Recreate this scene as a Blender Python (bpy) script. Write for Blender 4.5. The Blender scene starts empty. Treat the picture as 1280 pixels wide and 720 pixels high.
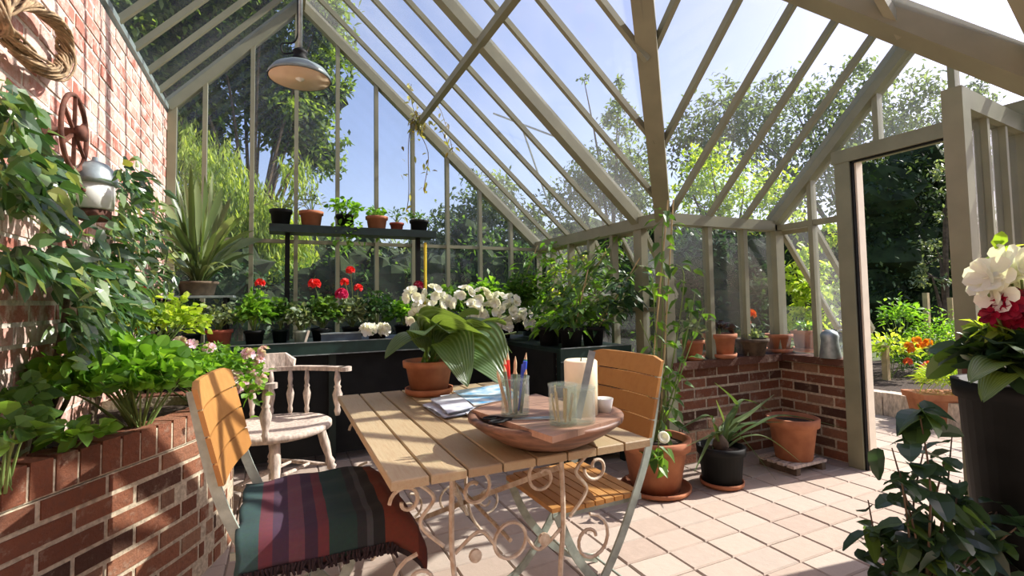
import bpy, math, random
import numpy as np
from mathutils import Vector, Matrix
random.seed(7); RNG = np.random.default_rng(11)
SC = bpy.context.scene; COL = SC.collection
PI = math.pi

# ---------------------------------------------------------------- camera
YAW, PITCH, ROLL, FPX, CX, CY, EYE = .436, .05, -.016, 619., 640., 345., 1.18
def _rows():
    cy, sy, cp, sp = math.cos(YAW), math.sin(YAW), math.cos(PITCH), math.sin(PITCH)
    fwd = np.array([sy*cp, cy*cp, sp]); right = np.array([cy, -sy, 0.]); up = np.cross(right, fwd)
    c, s = math.cos(ROLL), math.sin(ROLL)
    return c*right + s*up, -s*right + c*up, fwd
R_, U_, F_ = _rows()
cd = bpy.data.cameras.new('camera'); cam = bpy.data.objects.new('camera', cd); COL.objects.link(cam)
cd.sensor_width = 36; cd.lens = FPX/1280*36; cd.shift_y = (CY-360)/1280; cd.clip_start = .05; cd.clip_end = 300
m = Matrix.Identity(4)
for i in range(3):
    m[i][0] = R_[i]; m[i][1] = U_[i]; m[i][2] = -F_[i]
m[2][3] = EYE
cam.matrix_world = m
SC.camera = cam
def ray(px, py): return R_*((px-CX)/FPX) - U_*((py-CY)/FPX) + F_
def W(px, py, ax, val):                      # the point of the plane axis=val that the sight line meets
    d = ray(px, py); o = np.array([0, 0, EYE]); t = (val-o[ax])/d[ax]
    return o + t*d

# ---------------------------------------------------------------- materials
def nodes(name):
    mt = bpy.data.materials.new(name); mt.use_nodes = True
    nt = mt.node_tree; nt.nodes.clear(); return mt, nt, nt.nodes, nt.links
def ramp(N, stops):
    r = N.new('ShaderNodeValToRGB'); e = r.color_ramp.elements
    while len(e) < len(stops): e.new(.5)
    for el, (p, c) in zip(e, stops): el.position = p; el.color = (*c, 1)
    return r
def mat(name, col, rough=.6, metal=0, var=.25, scale=12, bump=.15, col2=None, spec=.4, stretch=None):
    mt, nt, N, L = nodes(name)
    out = N.new('ShaderNodeOutputMaterial'); b = N.new('ShaderNodeBsdfPrincipled'); L.new(b.outputs[0], out.inputs[0])
    tc = N.new('ShaderNodeTexCoord'); mp = N.new('ShaderNodeMapping'); L.new(tc.outputs['Object'], mp.inputs[0])
    if stretch: mp.inputs['Scale'].default_value = stretch
    n = N.new('ShaderNodeTexNoise'); n.inputs['Scale'].default_value = scale; n.inputs['Detail'].default_value = 6
    L.new(mp.outputs[0], n.inputs[0])
    c2 = col2 or tuple(max(0, c*(1-var)) for c in col); c1 = col if col2 else tuple(min(1, c*(1+var*.5)) for c in col)
    r = ramp(N, [(.35, c2), (.65, c1)]); L.new(n.outputs['Fac'], r.inputs[0]); L.new(r.outputs[0], b.inputs['Base Color'])
    b.inputs['Roughness'].default_value = rough; b.inputs['Metallic'].default_value = metal
    b.inputs['Specular IOR Level'].default_value = spec
    if bump:
        bp = N.new('ShaderNodeBump'); bp.inputs['Strength'].default_value = bump; bp.inputs['Distance'].default_value = .01
        L.new(n.outputs['Fac'], bp.inputs['Height']); L.new(bp.outputs[0], b.inputs['Normal'])
    return mt
def mat_rnd(name, stops, rough=.7, scale=30, mixn=.35, dark=(.2,.15,.12), bump=.3, spec=.3, lime=None, stretch=None, limt=.56):
    """colour picked per face by the 'rnd' attribute, with noise wear on top"""
    mt, nt, N, L = nodes(name)
    out = N.new('ShaderNodeOutputMaterial'); b = N.new('ShaderNodeBsdfPrincipled'); L.new(b.outputs[0], out.inputs[0])
    a = N.new('ShaderNodeAttribute'); a.attribute_name = 'rnd'
    r = ramp(N, stops); L.new(a.outputs['Fac'], r.inputs[0])
    tc = N.new('ShaderNodeTexCoord'); mp = N.new('ShaderNodeMapping'); L.new(tc.outputs['Object'], mp.inputs[0])
    if stretch: mp.inputs['Scale'].default_value = stretch
    n = N.new('ShaderNodeTexNoise'); n.inputs['Scale'].default_value = scale; n.inputs['Detail'].default_value = 8
    n.inputs['Roughness'].default_value = .65; L.new(mp.outputs[0], n.inputs[0])
    fr = N.new('ShaderNodeMapRange'); fr.inputs[1].default_value = .45; fr.inputs[2].default_value = .75; fr.inputs[4].default_value = mixn
    L.new(n.outputs['Fac'], fr.inputs[0])
    mx = N.new('ShaderNodeMix'); mx.data_type = 'RGBA'; L.new(fr.outputs[0], mx.inputs[0]); L.new(r.outputs[0], mx.inputs[6]); mx.inputs[7].default_value = (*dark, 1)
    last = mx.outputs[2]
    if lime:
        n2 = N.new('ShaderNodeTexNoise'); n2.inputs['Scale'].default_value = scale*.3; n2.inputs['Detail'].default_value = 10; n2.inputs['Roughness'].default_value = .7
        L.new(mp.outputs[0], n2.inputs[0])
        f2 = N.new('ShaderNodeMapRange'); f2.inputs[1].default_value = limt; f2.inputs[2].default_value = limt+.16; f2.inputs[4].default_value = .8
        L.new(n2.outputs['Fac'], f2.inputs[0])
        m2 = N.new('ShaderNodeMix'); m2.data_type = 'RGBA'; L.new(f2.outputs[0], m2.inputs[0]); L.new(last, m2.inputs[6]); m2.inputs[7].default_value = (*lime, 1)
        last = m2.outputs[2]
    L.new(last, b.inputs['Base Color']); b.inputs['Roughness'].default_value = rough; b.inputs['Specular IOR Level'].default_value = spec
    bp = N.new('ShaderNodeBump'); bp.inputs['Strength'].default_value = bump; bp.inputs['Distance'].default_value = .01
    L.new(n.outputs['Fac'], bp.inputs['Height']); L.new(bp.outputs[0], b.inputs['Normal'])
    return mt
def mat_leaf(name, stops, trans=.4, rough=.45, spec=.35):
    mt, nt, N, L = nodes(name)
    out = N.new('ShaderNodeOutputMaterial'); b = N.new('ShaderNodeBsdfPrincipled'); t = N.new('ShaderNodeBsdfTranslucent'); ms = N.new('ShaderNodeMixShader')
    a = N.new('ShaderNodeAttribute'); a.attribute_name = 'rnd'; r = ramp(N, stops); L.new(a.outputs['Fac'], r.inputs[0])
    L.new(r.outputs[0], b.inputs['Base Color'])
    g = N.new('ShaderNodeMix'); g.data_type = 'RGBA'; g.blend_type = 'MULTIPLY'; g.inputs[0].default_value = 1
    L.new(r.outputs[0], g.inputs[6]); g.inputs[7].default_value = (1.9, 1.9, .75, 1); g.clamp_result = True
    L.new(g.outputs[2], t.inputs[0])
    b.inputs['Roughness'].default_value = rough; b.inputs['Specular IOR Level'].default_value = spec
    ms.inputs[0].default_value = trans; L.new(b.outputs[0], ms.inputs[1]); L.new(t.outputs[0], ms.inputs[2]); L.new(ms.outputs[0], out.inputs[0])
    return mt
def mat_glass(name, tint=(.94,.95,.96), dirt=.05, gloss=.9):
    mt, nt, N, L = nodes(name)
    out = N.new('ShaderNodeOutputMaterial'); t = N.new('ShaderNodeBsdfTransparent'); t.inputs[0].default_value = (*tint, 1)
    g = N.new('ShaderNodeBsdfGlossy'); g.inputs['Roughness'].default_value = .03
    lw = N.new('ShaderNodeLayerWeight'); pw = N.new('ShaderNodeMath'); pw.operation = 'POWER'; pw.inputs[1].default_value = 5; L.new(lw.outputs['Facing'], pw.inputs[0])
    f = N.new('ShaderNodeMath'); f.operation = 'MULTIPLY_ADD'; f.inputs[1].default_value = .45; f.inputs[2].default_value = .02; L.new(pw.outputs[0], f.inputs[0])
    ms = N.new('ShaderNodeMixShader'); L.new(f.outputs[0], ms.inputs[0]); L.new(t.outputs[0], ms.inputs[1]); L.new(g.outputs[0], ms.inputs[2])
    d = N.new('ShaderNodeBsdfTranslucent'); d.inputs[0].default_value = (.9,.92,.9,1); d2 = N.new('ShaderNodeBsdfDiffuse'); d2.inputs[0].default_value = (.8,.82,.8,1)
    dd = N.new('ShaderNodeMixShader'); L.new(d.outputs[0], dd.inputs[1]); L.new(d2.outputs[0], dd.inputs[2])
    tc = N.new('ShaderNodeTexCoord'); n = N.new('ShaderNodeTexNoise'); n.inputs['Scale'].default_value = 2.2; n.inputs['Detail'].default_value = 5; L.new(tc.outputs['Object'], n.inputs[0])
    mr = N.new('ShaderNodeMapRange'); mr.inputs[1].default_value = .35; mr.inputs[2].default_value = .8; mr.inputs[3].default_value = dirt*.5; mr.inputs[4].default_value = dirt*2
    L.new(n.outputs['Fac'], mr.inputs[0])
    m2 = N.new('ShaderNodeMixShader'); L.new(mr.outputs[0], m2.inputs[0]); L.new(ms.outputs[0], m2.inputs[1]); L.new(dd.outputs[0], m2.inputs[2]); L.new(m2.outputs[0], out.inputs[0])
    return mt
M = {}
M['frame'] = mat('painted_timber', (.235,.232,.148), .5, var=.12, scale=6, bump=.05)
M['brick'] = mat_rnd('brick', [(0,(.055,.027,.017)),(.25,(.115,.045,.024)),(.5,(.20,.07,.035)),(.72,(.26,.105,.055)),(.88,(.29,.16,.095)),(1,(.09,.04,.025))], .9, 45, .5, (.10,.055,.04), .9, lime=(.36,.28,.20))
M['brick_old'] = mat_rnd('weathered_brick', [(0,(.36,.13,.09)),(.3,(.53,.22,.165)),(.55,(.62,.34,.27)),(.8,(.68,.50,.42)),(1,(.43,.21,.17))], .9, 40, .5, (.40,.16,.11), .9, lime=(.72,.60,.53), limt=.46)
M['mortar_pale'] = mat('pale_lime_mortar', (.68,.61,.52), .95, var=.25, scale=60, bump=.5)
M['mortar'] = mat('lime_mortar', (.50,.42,.30), .95, var=.3, scale=60, bump=.5)
M['paver'] = mat_rnd('clay_paver', [(0,(.34,.265,.215)),(.3,(.39,.31,.25)),(.6,(.37,.31,.26)),(.8,(.415,.35,.29)),(1,(.355,.28,.23))], .85, 18, .35, (.50,.38,.31), .35)
M['joint'] = mat('dark_joint_sand', (.22,.17,.14), .95, scale=60)
M['glass'] = mat_glass('greenhouse_glass', dirt=.035)
M['jar'] = mat_glass('jar_glass', (.93,.96,.93), .09)
M['slat'] = mat_rnd('varnished_slat', [(0,(.34,.155,.042)),(.5,(.42,.20,.055)),(1,(.48,.25,.08))], .5, 30, .5, (.34,.14,.04), .2, stretch=(1,1,1))
M['table_wood'] = mat_rnd('table_slat_wood', [(0,(.34,.25,.14)),(.5,(.40,.305,.17)),(1,(.45,.35,.21))], .55, 22, .45, (.33,.19,.09), .25, stretch=(6,.6,6))
M['grey_wood'] = mat('weathered_grey_wood', (.56,.46,.38), .85, var=.35, scale=18, bump=.4, stretch=(3,3,1))
M['bowl'] = mat('turned_bowl_wood', (.19,.095,.055), .5, var=.5, scale=9, bump=.2, stretch=(1,3,6))
M['green_iron'] = mat('grey_green_painted_iron', (.36,.42,.35), .5, var=.25, scale=25)
M['cream_iron'] = mat('rusty_cream_iron', (.62,.55,.43), .6, scale=35, col2=(.42,.32,.22))
M['lining'] = mat('cream_lining', (.70,.53,.35), .5, var=.05, bump=0)
M['rust'] = mat('rusty_iron', (.13,.05,.03), .8, var=.5, scale=30)
M['dark_green'] = mat('dark_green_paint', (.008,.02,.016), .45, var=.3)
M['black'] = mat('black_plastic', (.010,.011,.011), .65, var=.3, spec=.2)
M['fascia'] = mat('staging_edge_paint', (.02,.05,.04), .4, var=.2)
M['terra'] = mat('terracotta', (.47,.19,.09), .85, scale=9, col2=(.32,.115,.055), bump=.25)
M['terra_red'] = mat('red_terracotta', (.36,.09,.05), .8, var=.3)
M['soil'] = mat('potting_soil', (.045,.028,.018), 1, var=.5, scale=50, bump=.8)
M['enamel'] = mat('grey_enamel', (.20,.25,.24), .3, var=.1, bump=0)
M['enamel_in'] = mat('white_enamel', (.85,.74,.58), .5, var=.05, bump=0)
M['zinc'] = mat('galvanised_zinc', (.36,.42,.42), .45, .6, .3, 20)
M['white_glass'] = mat('opal_glass', (.82,.82,.76), .25, var=.05, bump=0)
M['wicker'] = mat('wound_vine', (.36,.25,.14), .85, var=.5, scale=40)
M['wax'] = mat('wax', (.88,.76,.52), .4, var=.08, bump=.05)
M['paper'] = mat('printed_paper', (.72,.74,.76), .5, scale=14, col2=(.40,.43,.50), bump=0)
M['blue_cover'] = mat('blue_cover', (.75,.83,.88), .35, scale=16, col2=(.05,.33,.62), bump=0)
M['stem'] = mat('green_stem', (.18,.26,.07), .6, var=.3)
M['bark'] = mat('bark', (.12,.085,.055), .95, var=.4, scale=20, bump=.6)
M['cane'] = mat('bamboo_cane', (.50,.38,.19), .6, var=.2)
M['yellow'] = mat('yellow_plastic', (.75,.55,.04), .5, var=.1)
M['lawn'] = mat('garden_ground', (.10,.14,.045), 1, scale=1.5, col2=(.05,.06,.025), bump=.6)
for n_, c_ in dict(red=(.75,.03,.02), blue=(.03,.08,.55), teal=(.02,.22,.18), lead=(.12,.16,.10), tan=(.60,.42,.24)).items():
    M['pen_'+n_] = mat('pen_'+n_, c_, .4, var=.1, bump=0)
G = mat_leaf
M['lf_mid'] = G('leaf_mid', [(0,(.035,.085,.02)),(.5,(.075,.16,.03)),(1,(.14,.25,.05))])
M['lf_bright'] = G('leaf_bright', [(0,(.07,.17,.02)),(.5,(.14,.30,.035)),(1,(.25,.42,.06))], .45)
M['lf_dark'] = G('leaf_dark', [(0,(.015,.045,.015)),(.6,(.03,.08,.025)),(1,(.07,.14,.04))], .25)
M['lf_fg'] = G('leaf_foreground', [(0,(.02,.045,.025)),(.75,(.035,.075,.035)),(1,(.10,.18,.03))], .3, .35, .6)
M['lf_grey'] = G('leaf_greyish', [(0,(.09,.14,.07)),(.5,(.18,.24,.13)),(1,(.34,.38,.25))], .3)
M['lf_strap'] = G('leaf_strap', [(0,(.05,.09,.03)),(.5,(.10,.15,.06)),(1,(.24,.30,.15))], .3, .35, .5)
M['lf_vine'] = G('leaf_climber', [(0,(.02,.055,.02)),(.5,(.05,.115,.04)),(.8,(.11,.20,.07)),(.93,(.24,.32,.16)),(1,(.30,.30,.07))], .3, .33, .6)
M['lf_far'] = G('leaf_tree', [(0,(.04,.08,.02)),(.5,(.09,.15,.035)),(1,(.20,.28,.07))], .5, .6)
M['lf_haze'] = G('leaf_far_tree', [(0,(.07,.10,.065)),(.5,(.12,.17,.10)),(1,(.20,.26,.15))], .5, .6)  # distance haze mixed into these greyer leaf colours
M['lf_willow'] = G('leaf_willow', [(0,(.12,.19,.03)),(.5,(.25,.34,.06)),(1,(.42,.48,.12))], .5, .6)
M['lf_yew'] = G('leaf_yew', [(0,(.008,.022,.006)),(.6,(.022,.05,.013)),(.8,(.07,.12,.04)),(1,(.22,.30,.13))], .15, .5)
M['lf_lime'] = G('leaf_lime', [(0,(.15,.24,.03)),(.5,(.30,.42,.05)),(1,(.50,.58,.10))], .5)
M['lf_core'] = mat('shaded_inner_foliage', (.035,.06,.018), 1, scale=4, col2=(.012,.02,.008), bump=1)  # shade inside the crowns is put into this dark colour
M['lf_purple'] = G('leaf_purple', [(0,(.02,.012,.014)),(1,(.06,.03,.03))], .15)
M['p_white'] = G('petal_white', [(0,(.80,.79,.74)),(1,(.92,.91,.88))], .35, .5)
M['p_red'] = G('petal_red', [(0,(.62,.01,.01)),(1,(.82,.03,.02))], .2, .5)
M['p_magenta'] = G('petal_magenta', [(0,(.42,.01,.07)),(1,(.62,.02,.13))], .2, .5)
M['p_crimson'] = G('petal_crimson', [(0,(.14,.0,.015)),(1,(.36,.008,.04))], .2, .5)
M['p_orange'] = G('petal_orange', [(0,(.80,.22,.02)),(1,(.90,.34,.03))], .3, .5)
M['p_coral'] = G('petal_coral', [(0,(.75,.10,.04)),(1,(.85,.2,.1))], .3, .5)
M['p_pink'] = G('petal_pink', [(0,(.70,.36,.52)),(1,(.86,.62,.70))], .3, .5)

def blanket_material():
    mt, nt, N, L = nodes('striped_blanket')
    out = N.new('ShaderNodeOutputMaterial'); b = N.new('ShaderNodeBsdfPrincipled'); L.new(b.outputs[0], out.inputs[0]); b.inputs['Roughness'].default_value = 1
    tc = N.new('ShaderNodeTexCoord'); sp = N.new('ShaderNodeSeparateXYZ'); L.new(tc.outputs['Object'], sp.inputs[0])
    mr = N.new('ShaderNodeMapRange'); mr.inputs[1].default_value = -.32; mr.inputs[2].default_value = .30; L.new(sp.outputs[0], mr.inputs[0])
    r = ramp(N, [(0,(.035,.075,.07)),(.15,(.13,.033,.045)),(.21,(.06,.03,.055)),(.28,(.14,.055,.07)),(.35,(.05,.025,.045)),(.41,(.14,.035,.04)),(.46,(.02,.05,.043)),(.59,(.025,.028,.03)),(.64,(.06,.065,.07)),(.67,(.018,.02,.02)),(.73,(.15,.035,.018)),(.90,(.09,.02,.012))])
    r.color_ramp.interpolation = 'CONSTANT'; L.new(mr.outputs[0], r.inputs[0])
    n = N.new('ShaderNodeTexNoise'); n.inputs['Scale'].default_value = 90; L.new(tc.outputs['Object'], n.inputs[0])
    mx = N.new('ShaderNodeMix'); mx.data_type = 'RGBA'; mx.blend_type = 'MULTIPLY'; mx.inputs[0].default_value = .35
    L.new(r.outputs[0], mx.inputs[6]); L.new(n.outputs['Color'], mx.inputs[7]); L.new(mx.outputs[2], b.inputs['Base Color'])
    bp = N.new('ShaderNodeBump'); bp.inputs['Strength'].default_value = .5; L.new(n.outputs['Fac'], bp.inputs['Height']); L.new(bp.outputs[0], b.inputs['Normal'])
    return mt
M['blanket'] = blanket_material()
M['fringe'] = mat('dark_wool_fringe', (.03,.018,.02), 1, var=.4, scale=60)

# ---------------------------------------------------------------- mesh building
def nrm(v): v = np.asarray(v, float); return v/max(1e-9, np.linalg.norm(v))
class MB:
    def __init__(s): s.v = []; s.f = []; s.r = []; s.n = 0
    def add(s, v, f, r=None):
        v = np.asarray(v, float).reshape(-1, 3); s.v.append(v)
        k = s.n
        s.f.extend([tuple(int(i)+k for i in q) for q in f])
        if r is None: r = random.random()
        s.r.extend([r]*len(f) if np.isscalar(r) else list(r)); s.n += len(v)
    def hexa(s, P, r=None):                  # 8 corners, bottom ring then top ring
        s.add(P, [(3,2,1,0),(4,5,6,7),(0,1,5,4),(1,2,6,5),(2,3,7,6),(3,0,4,7)], r)
    def box(s, c, d, rz=0, r=None):
        x, y, z = d[0]/2, d[1]/2, d[2]/2; ca, sa = math.cos(rz), math.sin(rz)
        P = [(a, b, e) for e in (-z, z) for a, b in ((-x,-y),(x,-y),(x,y),(-x,y))]
        s.hexa([(c[0]+a*ca-b*sa, c[1]+a*sa+b*ca, c[2]+e) for a, b, e in P], r)
    def b2(s, lo, hi, r=None): s.box([(a+b)/2 for a, b in zip(lo, hi)], [b-a for a, b in zip(lo, hi)], 0, r)
    def beam(s, p, q, w, h, up=(0,0,1), r=None):
        p = np.array(p, float); q = np.array(q, float); d = nrm(q-p); a = np.cross(d, up)
        if np.linalg.norm(a) < 1e-3: a = np.cross(d, (0, 1, 0))
        a = nrm(a); u = np.cross(a, d); P = []
        for e in (p, q):
            for i, j in ((-1,-1),(1,-1),(1,1),(-1,1)): P.append(e + a*i*w/2 + u*j*h/2)
        s.hexa(P, r)
    def tube(s, pts, rad, seg=7, cap=True, r=None):
        pts = np.asarray(pts, float); n = len(pts); rad = [rad]*n if np.isscalar(rad) else rad
        V = []; ref = None
        for i in range(n):
            d = nrm(pts[min(i+1, n-1)]-pts[max(i-1, 0)])
            if ref is None: ref = np.array((0,0,1.)) if abs(d[2]) < .9 else np.array((1.,0,0))
            a = nrm(np.cross(d, ref)); b = np.cross(a, d); ref = b
            for k in range(seg):
                t = 2*PI*k/seg; V.append(pts[i]+rad[i]*(a*math.cos(t)+b*math.sin(t)))
        F = [(i*seg+k, i*seg+(k+1) % seg, (i+1)*seg+(k+1) % seg, (i+1)*seg+k) for i in range(n-1) for k in range(seg)]
        if cap: F += [tuple(range(seg))[::-1], tuple((n-1)*seg+k for k in range(seg))]
        s.add(V, F, r)
    def lathe(s, c, prof, seg=28, axis=None, r=None, wob=None):
        V = []; ax = nrm(axis) if axis is not None else None
        if ax is not None:
            a = nrm(np.cross(ax, (0,0,1.) if abs(ax[2]) < .9 else (1.,0,0))); b = np.cross(ax, a)
        for rr, z in prof:
            for k in range(seg):
                t = 2*PI*k/seg; q = rr*(wob(t) if wob else 1)
                if ax is None: V.append((c[0]+q*math.cos(t), c[1]+q*math.sin(t), c[2]+z))
                else: V.append(np.array(c)+a*q*math.cos(t)+b*q*math.sin(t)+ax*z)
        n = len(prof); F = [(i*seg+k, i*seg+(k+1) % seg, (i+1)*seg+(k+1) % seg, (i+1)*seg+k) for i in range(n-1) for k in range(seg)]
        if prof[0][0] > 1e-4: F.append(tuple(range(seg))[::-1])
        if prof[-1][0] > 1e-4: F.append(tuple((n-1)*seg+k for k in range(seg)))
        s.add(V, F, r)
    def prism(s, poly, z0, z1, r=None):      # polygon in XY pulled up
        n = len(poly); V = [(x, y, z0) for x, y in poly]+[(x, y, z1) for x, y in poly]
        s.add(V, [tuple(range(n))[::-1], tuple(range(n, 2*n))]+[(i, (i+1) % n, n+(i+1) % n, n+i) for i in range(n)], r)
    def slab(s, pts, off, r=None):           # any planar polygon given a thickness vector
        n = len(pts); P = [np.array(p, float) for p in pts]; Q = [p+np.array(off) for p in P]
        s.add(P+Q, [tuple(range(n))[::-1], tuple(range(n, 2*n))]+[(i, (i+1) % n, n+(i+1) % n, n+i) for i in range(n)], r)
    def leaves(s, P, D, L, Wd, prof='oval', droop=.25, fold=.25, rnd=None, roll=.5, up=None):
        P = np.asarray(P, float).reshape(-1, 3); n = len(P)
        if n == 0: return
        D = np.broadcast_to(np.asarray(D, float), (n, 3)); D = D/np.maximum(1e-9, np.linalg.norm(D, axis=1, keepdims=True))
        L = np.broadcast_to(L, (n,)); Wd = np.broadcast_to(Wd, (n,))
        S, WW = dict(oval=([0,.3,.65,1],[.12,1,.8,.04]), round=([0,.15,.45,.8,1],[.25,.9,1,.7,.15]), lance=([0,.35,.7,1],[.15,1,.7,.03]),
                     strap=([0,.12,.28,.45,.62,.8,.92,1],[.55,.75,.95,1,1,.8,.45,.04]), paddle=([0,.3,.5,.62,.78,.92,1],[.12,.14,.5,.95,1,.6,.05]),
                     big=([0,.12,.3,.5,.7,.87,1],[.15,.7,1,1,.8,.4,.04]), dia=([0,.5,1],[.1,1,.1]), petal=([0,.45,.8,1],[.2,.8,1,.5]))[prof]
        Z = np.broadcast_to(np.array((0,0,1.)) if up is None else np.asarray(up, float), (n, 3))
        side = np.cross(D, Z)+RNG.normal(0, 1e-3, (n, 3)); side /= np.linalg.norm(side, axis=1, keepdims=True)
        N_ = np.cross(side, D); a = RNG.normal(0, roll, n)[:, None]
        sd = side*np.cos(a)+N_*np.sin(a); N2 = np.cross(sd, D)
        ridge = prof != 'dia'; cols = (-1, 0, 1) if ridge else (-1, 1); m_ = len(cols); K = len(S)
        V = np.zeros((n, K, m_, 3))
        down = np.array((0,0,-1.))
        for i, (t, w) in enumerate(zip(S, WW)):
            base = P+D*(L*t)[:, None]+down*(droop*L*t*t)[:, None]
            for j, c in enumerate(cols):
                V[:, i, j] = base+sd*(c*w*Wd/2)[:, None]+N2*(fold*abs(c)*w*Wd/2)[:, None]
        F = []; off = np.arange(n)*K*m_
        tmpl = [(i*m_+j, i*m_+j+1, (i+1)*m_+j+1, (i+1)*m_+j) for i in range(K-1) for j in range(m_-1)]
        F = (np.array(tmpl)[None]+off[:, None, None]).reshape(-1, 4)
        if rnd is None: rnd = RNG.random(n)
        s.add(V.reshape(-1, 3), F.tolist(), np.repeat(np.broadcast_to(rnd, (n,)), len(tmpl)).tolist())
    def build(s, name, mt, parent=None, smooth=False, label=None):
        me = bpy.data.meshes.new(name); o = bpy.data.objects.new(name, me)
        off = np.zeros(3); p = parent
        while p is not None: off += np.array(p.location); p = p.parent
        V = np.concatenate(s.v)-off
        me.from_pydata(V.tolist(), [], s.f)
        at = me.attributes.new('rnd', 'FLOAT', 'FACE'); at.data.foreach_set('value', np.array(s.r, dtype=np.float32))
        me.materials.append(M[mt] if isinstance(mt, str) else mt)
        if smooth: me.polygons.foreach_set('use_smooth', [True]*len(me.polygons))
        me.update(); COL.objects.link(o)
        if parent is not None: o.parent = parent
        if label: o['label'] = label
        return o
def thing(name, label, cat, loc, group=None):
    o = bpy.data.objects.new(name, None); COL.objects.link(o); o.location = [float(c) for c in loc]; o.empty_display_size = .1
    o['label'] = label; o['category'] = cat
    if group: o['group'] = group
    return o
def tag(o, label, cat, group=None):
    o['label'] = label; o['category'] = cat
    if group: o['group'] = group
    return o
def struct(name, loc=(0,0,0)):
    o = bpy.data.objects.new(name, None); COL.objects.link(o); o.location = loc; o['kind'] = 'structure'; return o
def sph(n): v = RNG.normal(0, 1, (n, 3)); return v/np.linalg.norm(v, axis=1, keepdims=True)
SUN_E, SUN_Y, SUN_Z, SKY_S, EXPO = 9.6, -.14, .84, .27, .0
# ---------------------------------------------------------------- the greenhouse shell
XL, XR, XD = -.824, 2.46, 3.62           # brick wall, nave glass wall, door wall
YG, YW, YS = 4.62, 2.72, .58             # gable, wing back wall, wing front wall
ZE, ZW, ZR, XRI = 1.76, 2.75, 3.83, .14  # eave, brick wall top, ridge
SA, SL = (ZR-ZE)/(XR-XRI), (ZR-ZW)/(XRI-XL)
YWR, ZWR = 1.65, 2.83                    # wing ridge
ZS = .73                                 # sill

def brick_run(path, z0, n, face=1, start=0, bl=.208, bh=.058, dep=.1, soldier=False, holes=None):
    """bricks laid along a path; face=+1: the visible side is to the right of travel"""
    path = np.array(path, float); seg = np.linalg.norm(np.diff(path, axis=0), axis=1); S = np.concatenate([[0], np.cumsum(seg)]); tot = S[-1]
    def at(t):
        t = min(max(t, 0), tot-1e-6); i = int(np.searchsorted(S, t, side='right'))-1; i = min(i, len(seg)-1)
        u = (t-S[i])/seg[i]; return path[i]*(1-u)+path[i+1]*u
    b = MB(); g = .017; step = bl+g
    for c in range(n):
        z = z0+c*(bh+g)+g/2; t = -(step/2)*((c+start) % 2)
        while t < tot-.01:
            a, e = max(t+g/2, 0), min(t+g/2+bl, tot)
            if e-a > .02:
                pa, pe = at(a), at(e); d = pe-pa; ln = np.linalg.norm(d); d = d/ln; nr = np.array((d[1], -d[0]))*face
                jit = random.uniform(-.002, .003)
                q = [pa-nr*dep, pe-nr*dep, pe+nr*jit, pa+nr*jit]
                if face < 0: q = q[::-1]
                r = random.random(); m_ = random.uniform(-.001, .001)
                b.hexa([(x, y, z+m_) for x, y in q]+[(x, y, z+bh+m_) for x, y in q], r)
            t += step
    mo = MB(); pts = [at(t) for t in np.linspace(0, tot, max(2, int(tot/.06)))] if len(path) > 2 else list(path)
    nr_ = []
    for i in range(len(pts)):
        d = pts[min(i+1, len(pts)-1)]-pts[max(i-1, 0)]; d = d/np.linalg.norm(d); nr_.append(np.array((d[1], -d[0]))*face)
    z1 = z0+n*(bh+g)
    for i in range(len(pts)-1):
        q = [pts[i]-nr_[i]*.003, pts[i+1]-nr_[i+1]*.003, pts[i+1]-nr_[i+1]*(dep+.01), pts[i]-nr_[i]*(dep+.01)]
        if face > 0: q = q[::-1]
        mo.hexa([(x, y, z0) for x, y in q]+[(x, y, z1-.004) for x, y in q])
    return b, mo, at, tot

# floor: stack-laid clay pavers running out through the door
fl = struct('floor')
g = MB(); g.b2((XL-.1, -2.2, -.08), (5.35, 4.75, -.008)); g.build('joint_bed', 'joint', fl)
g = MB(); px_, py_ = .2325, .1635
for i in range(-14, 16):
    for j in range(-23, 20):
        x0, y0 = 1.872+i*px_, 1.522+j*py_
        if x0 < XL-.25 or x0 > 5.2 or y0 > 4.6 or (x0 > 3.7 and y0 > 3.6): continue
        e = .0024; t = random.uniform(-.0012, .0012); dx, dy = random.uniform(-.0012, .0012), random.uniform(-.0012, .0012)
        c = .006; X0, X1, Y0, Y1 = x0+e+dx, x0+px_-e+dx, y0+e+dy, y0+py_-e+dy
        r = random.random()
        g.add([(X0, Y0, -.02), (X1, Y0, -.02), (X1, Y1, -.02), (X0, Y1, -.02), (X0, Y0, t-c), (X1, Y0, t-c), (X1, Y1, t-c), (X0, Y1, t-c),
               (X0+c, Y0+c, t), (X1-c, Y0+c, t), (X1-c, Y1-c, t), (X0+c, Y1-c, t)],
              [(0,1,5,4),(1,2,6,5),(2,3,7,6),(3,0,4,7),(4,5,9,8),(5,6,10,9),(6,7,11,10),(7,4,8,11),(8,9,10,11)], r)
g.build('paver', 'paver', fl)['kind'] = 'stuff'
g = MB(); g.b2((-40, -6, -.3), (60, 60, -.085)); o = g.build('ground', 'lawn'); o['kind'] = 'structure'

# brick wall on the left
wl = struct('wall_left')
b, mo, _, _ = brick_run([(XL, -1.8), (XL, 4.75)], 0, 36, 1)
b.build('brickwork', 'brick_old', wl); mo.build('mortar', 'mortar_pale', wl)
g = MB(); g.b2((XL-.06, -1.8, 2.722), (XL+.012, 4.7, 2.76)); g.build('wall_plate', 'enamel', wl)

def zroof(x): return ZE+(XR-x)*SA if x > XRI else ZW+(x-XL)*SL
# unseen end behind the camera: tall brick wall added to cut sky fill
wf = struct('wall_front'); g = MB(); g.slab([(XL-.1, -1.85, 0), (XR+.1, -1.85, 0), (XR+.1, -1.85, ZE), (XRI, -1.85, ZR), (XL-.1, -1.85, ZW)], (0, .1, 0)); g.build('brickwork', 'brick', wf)
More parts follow.
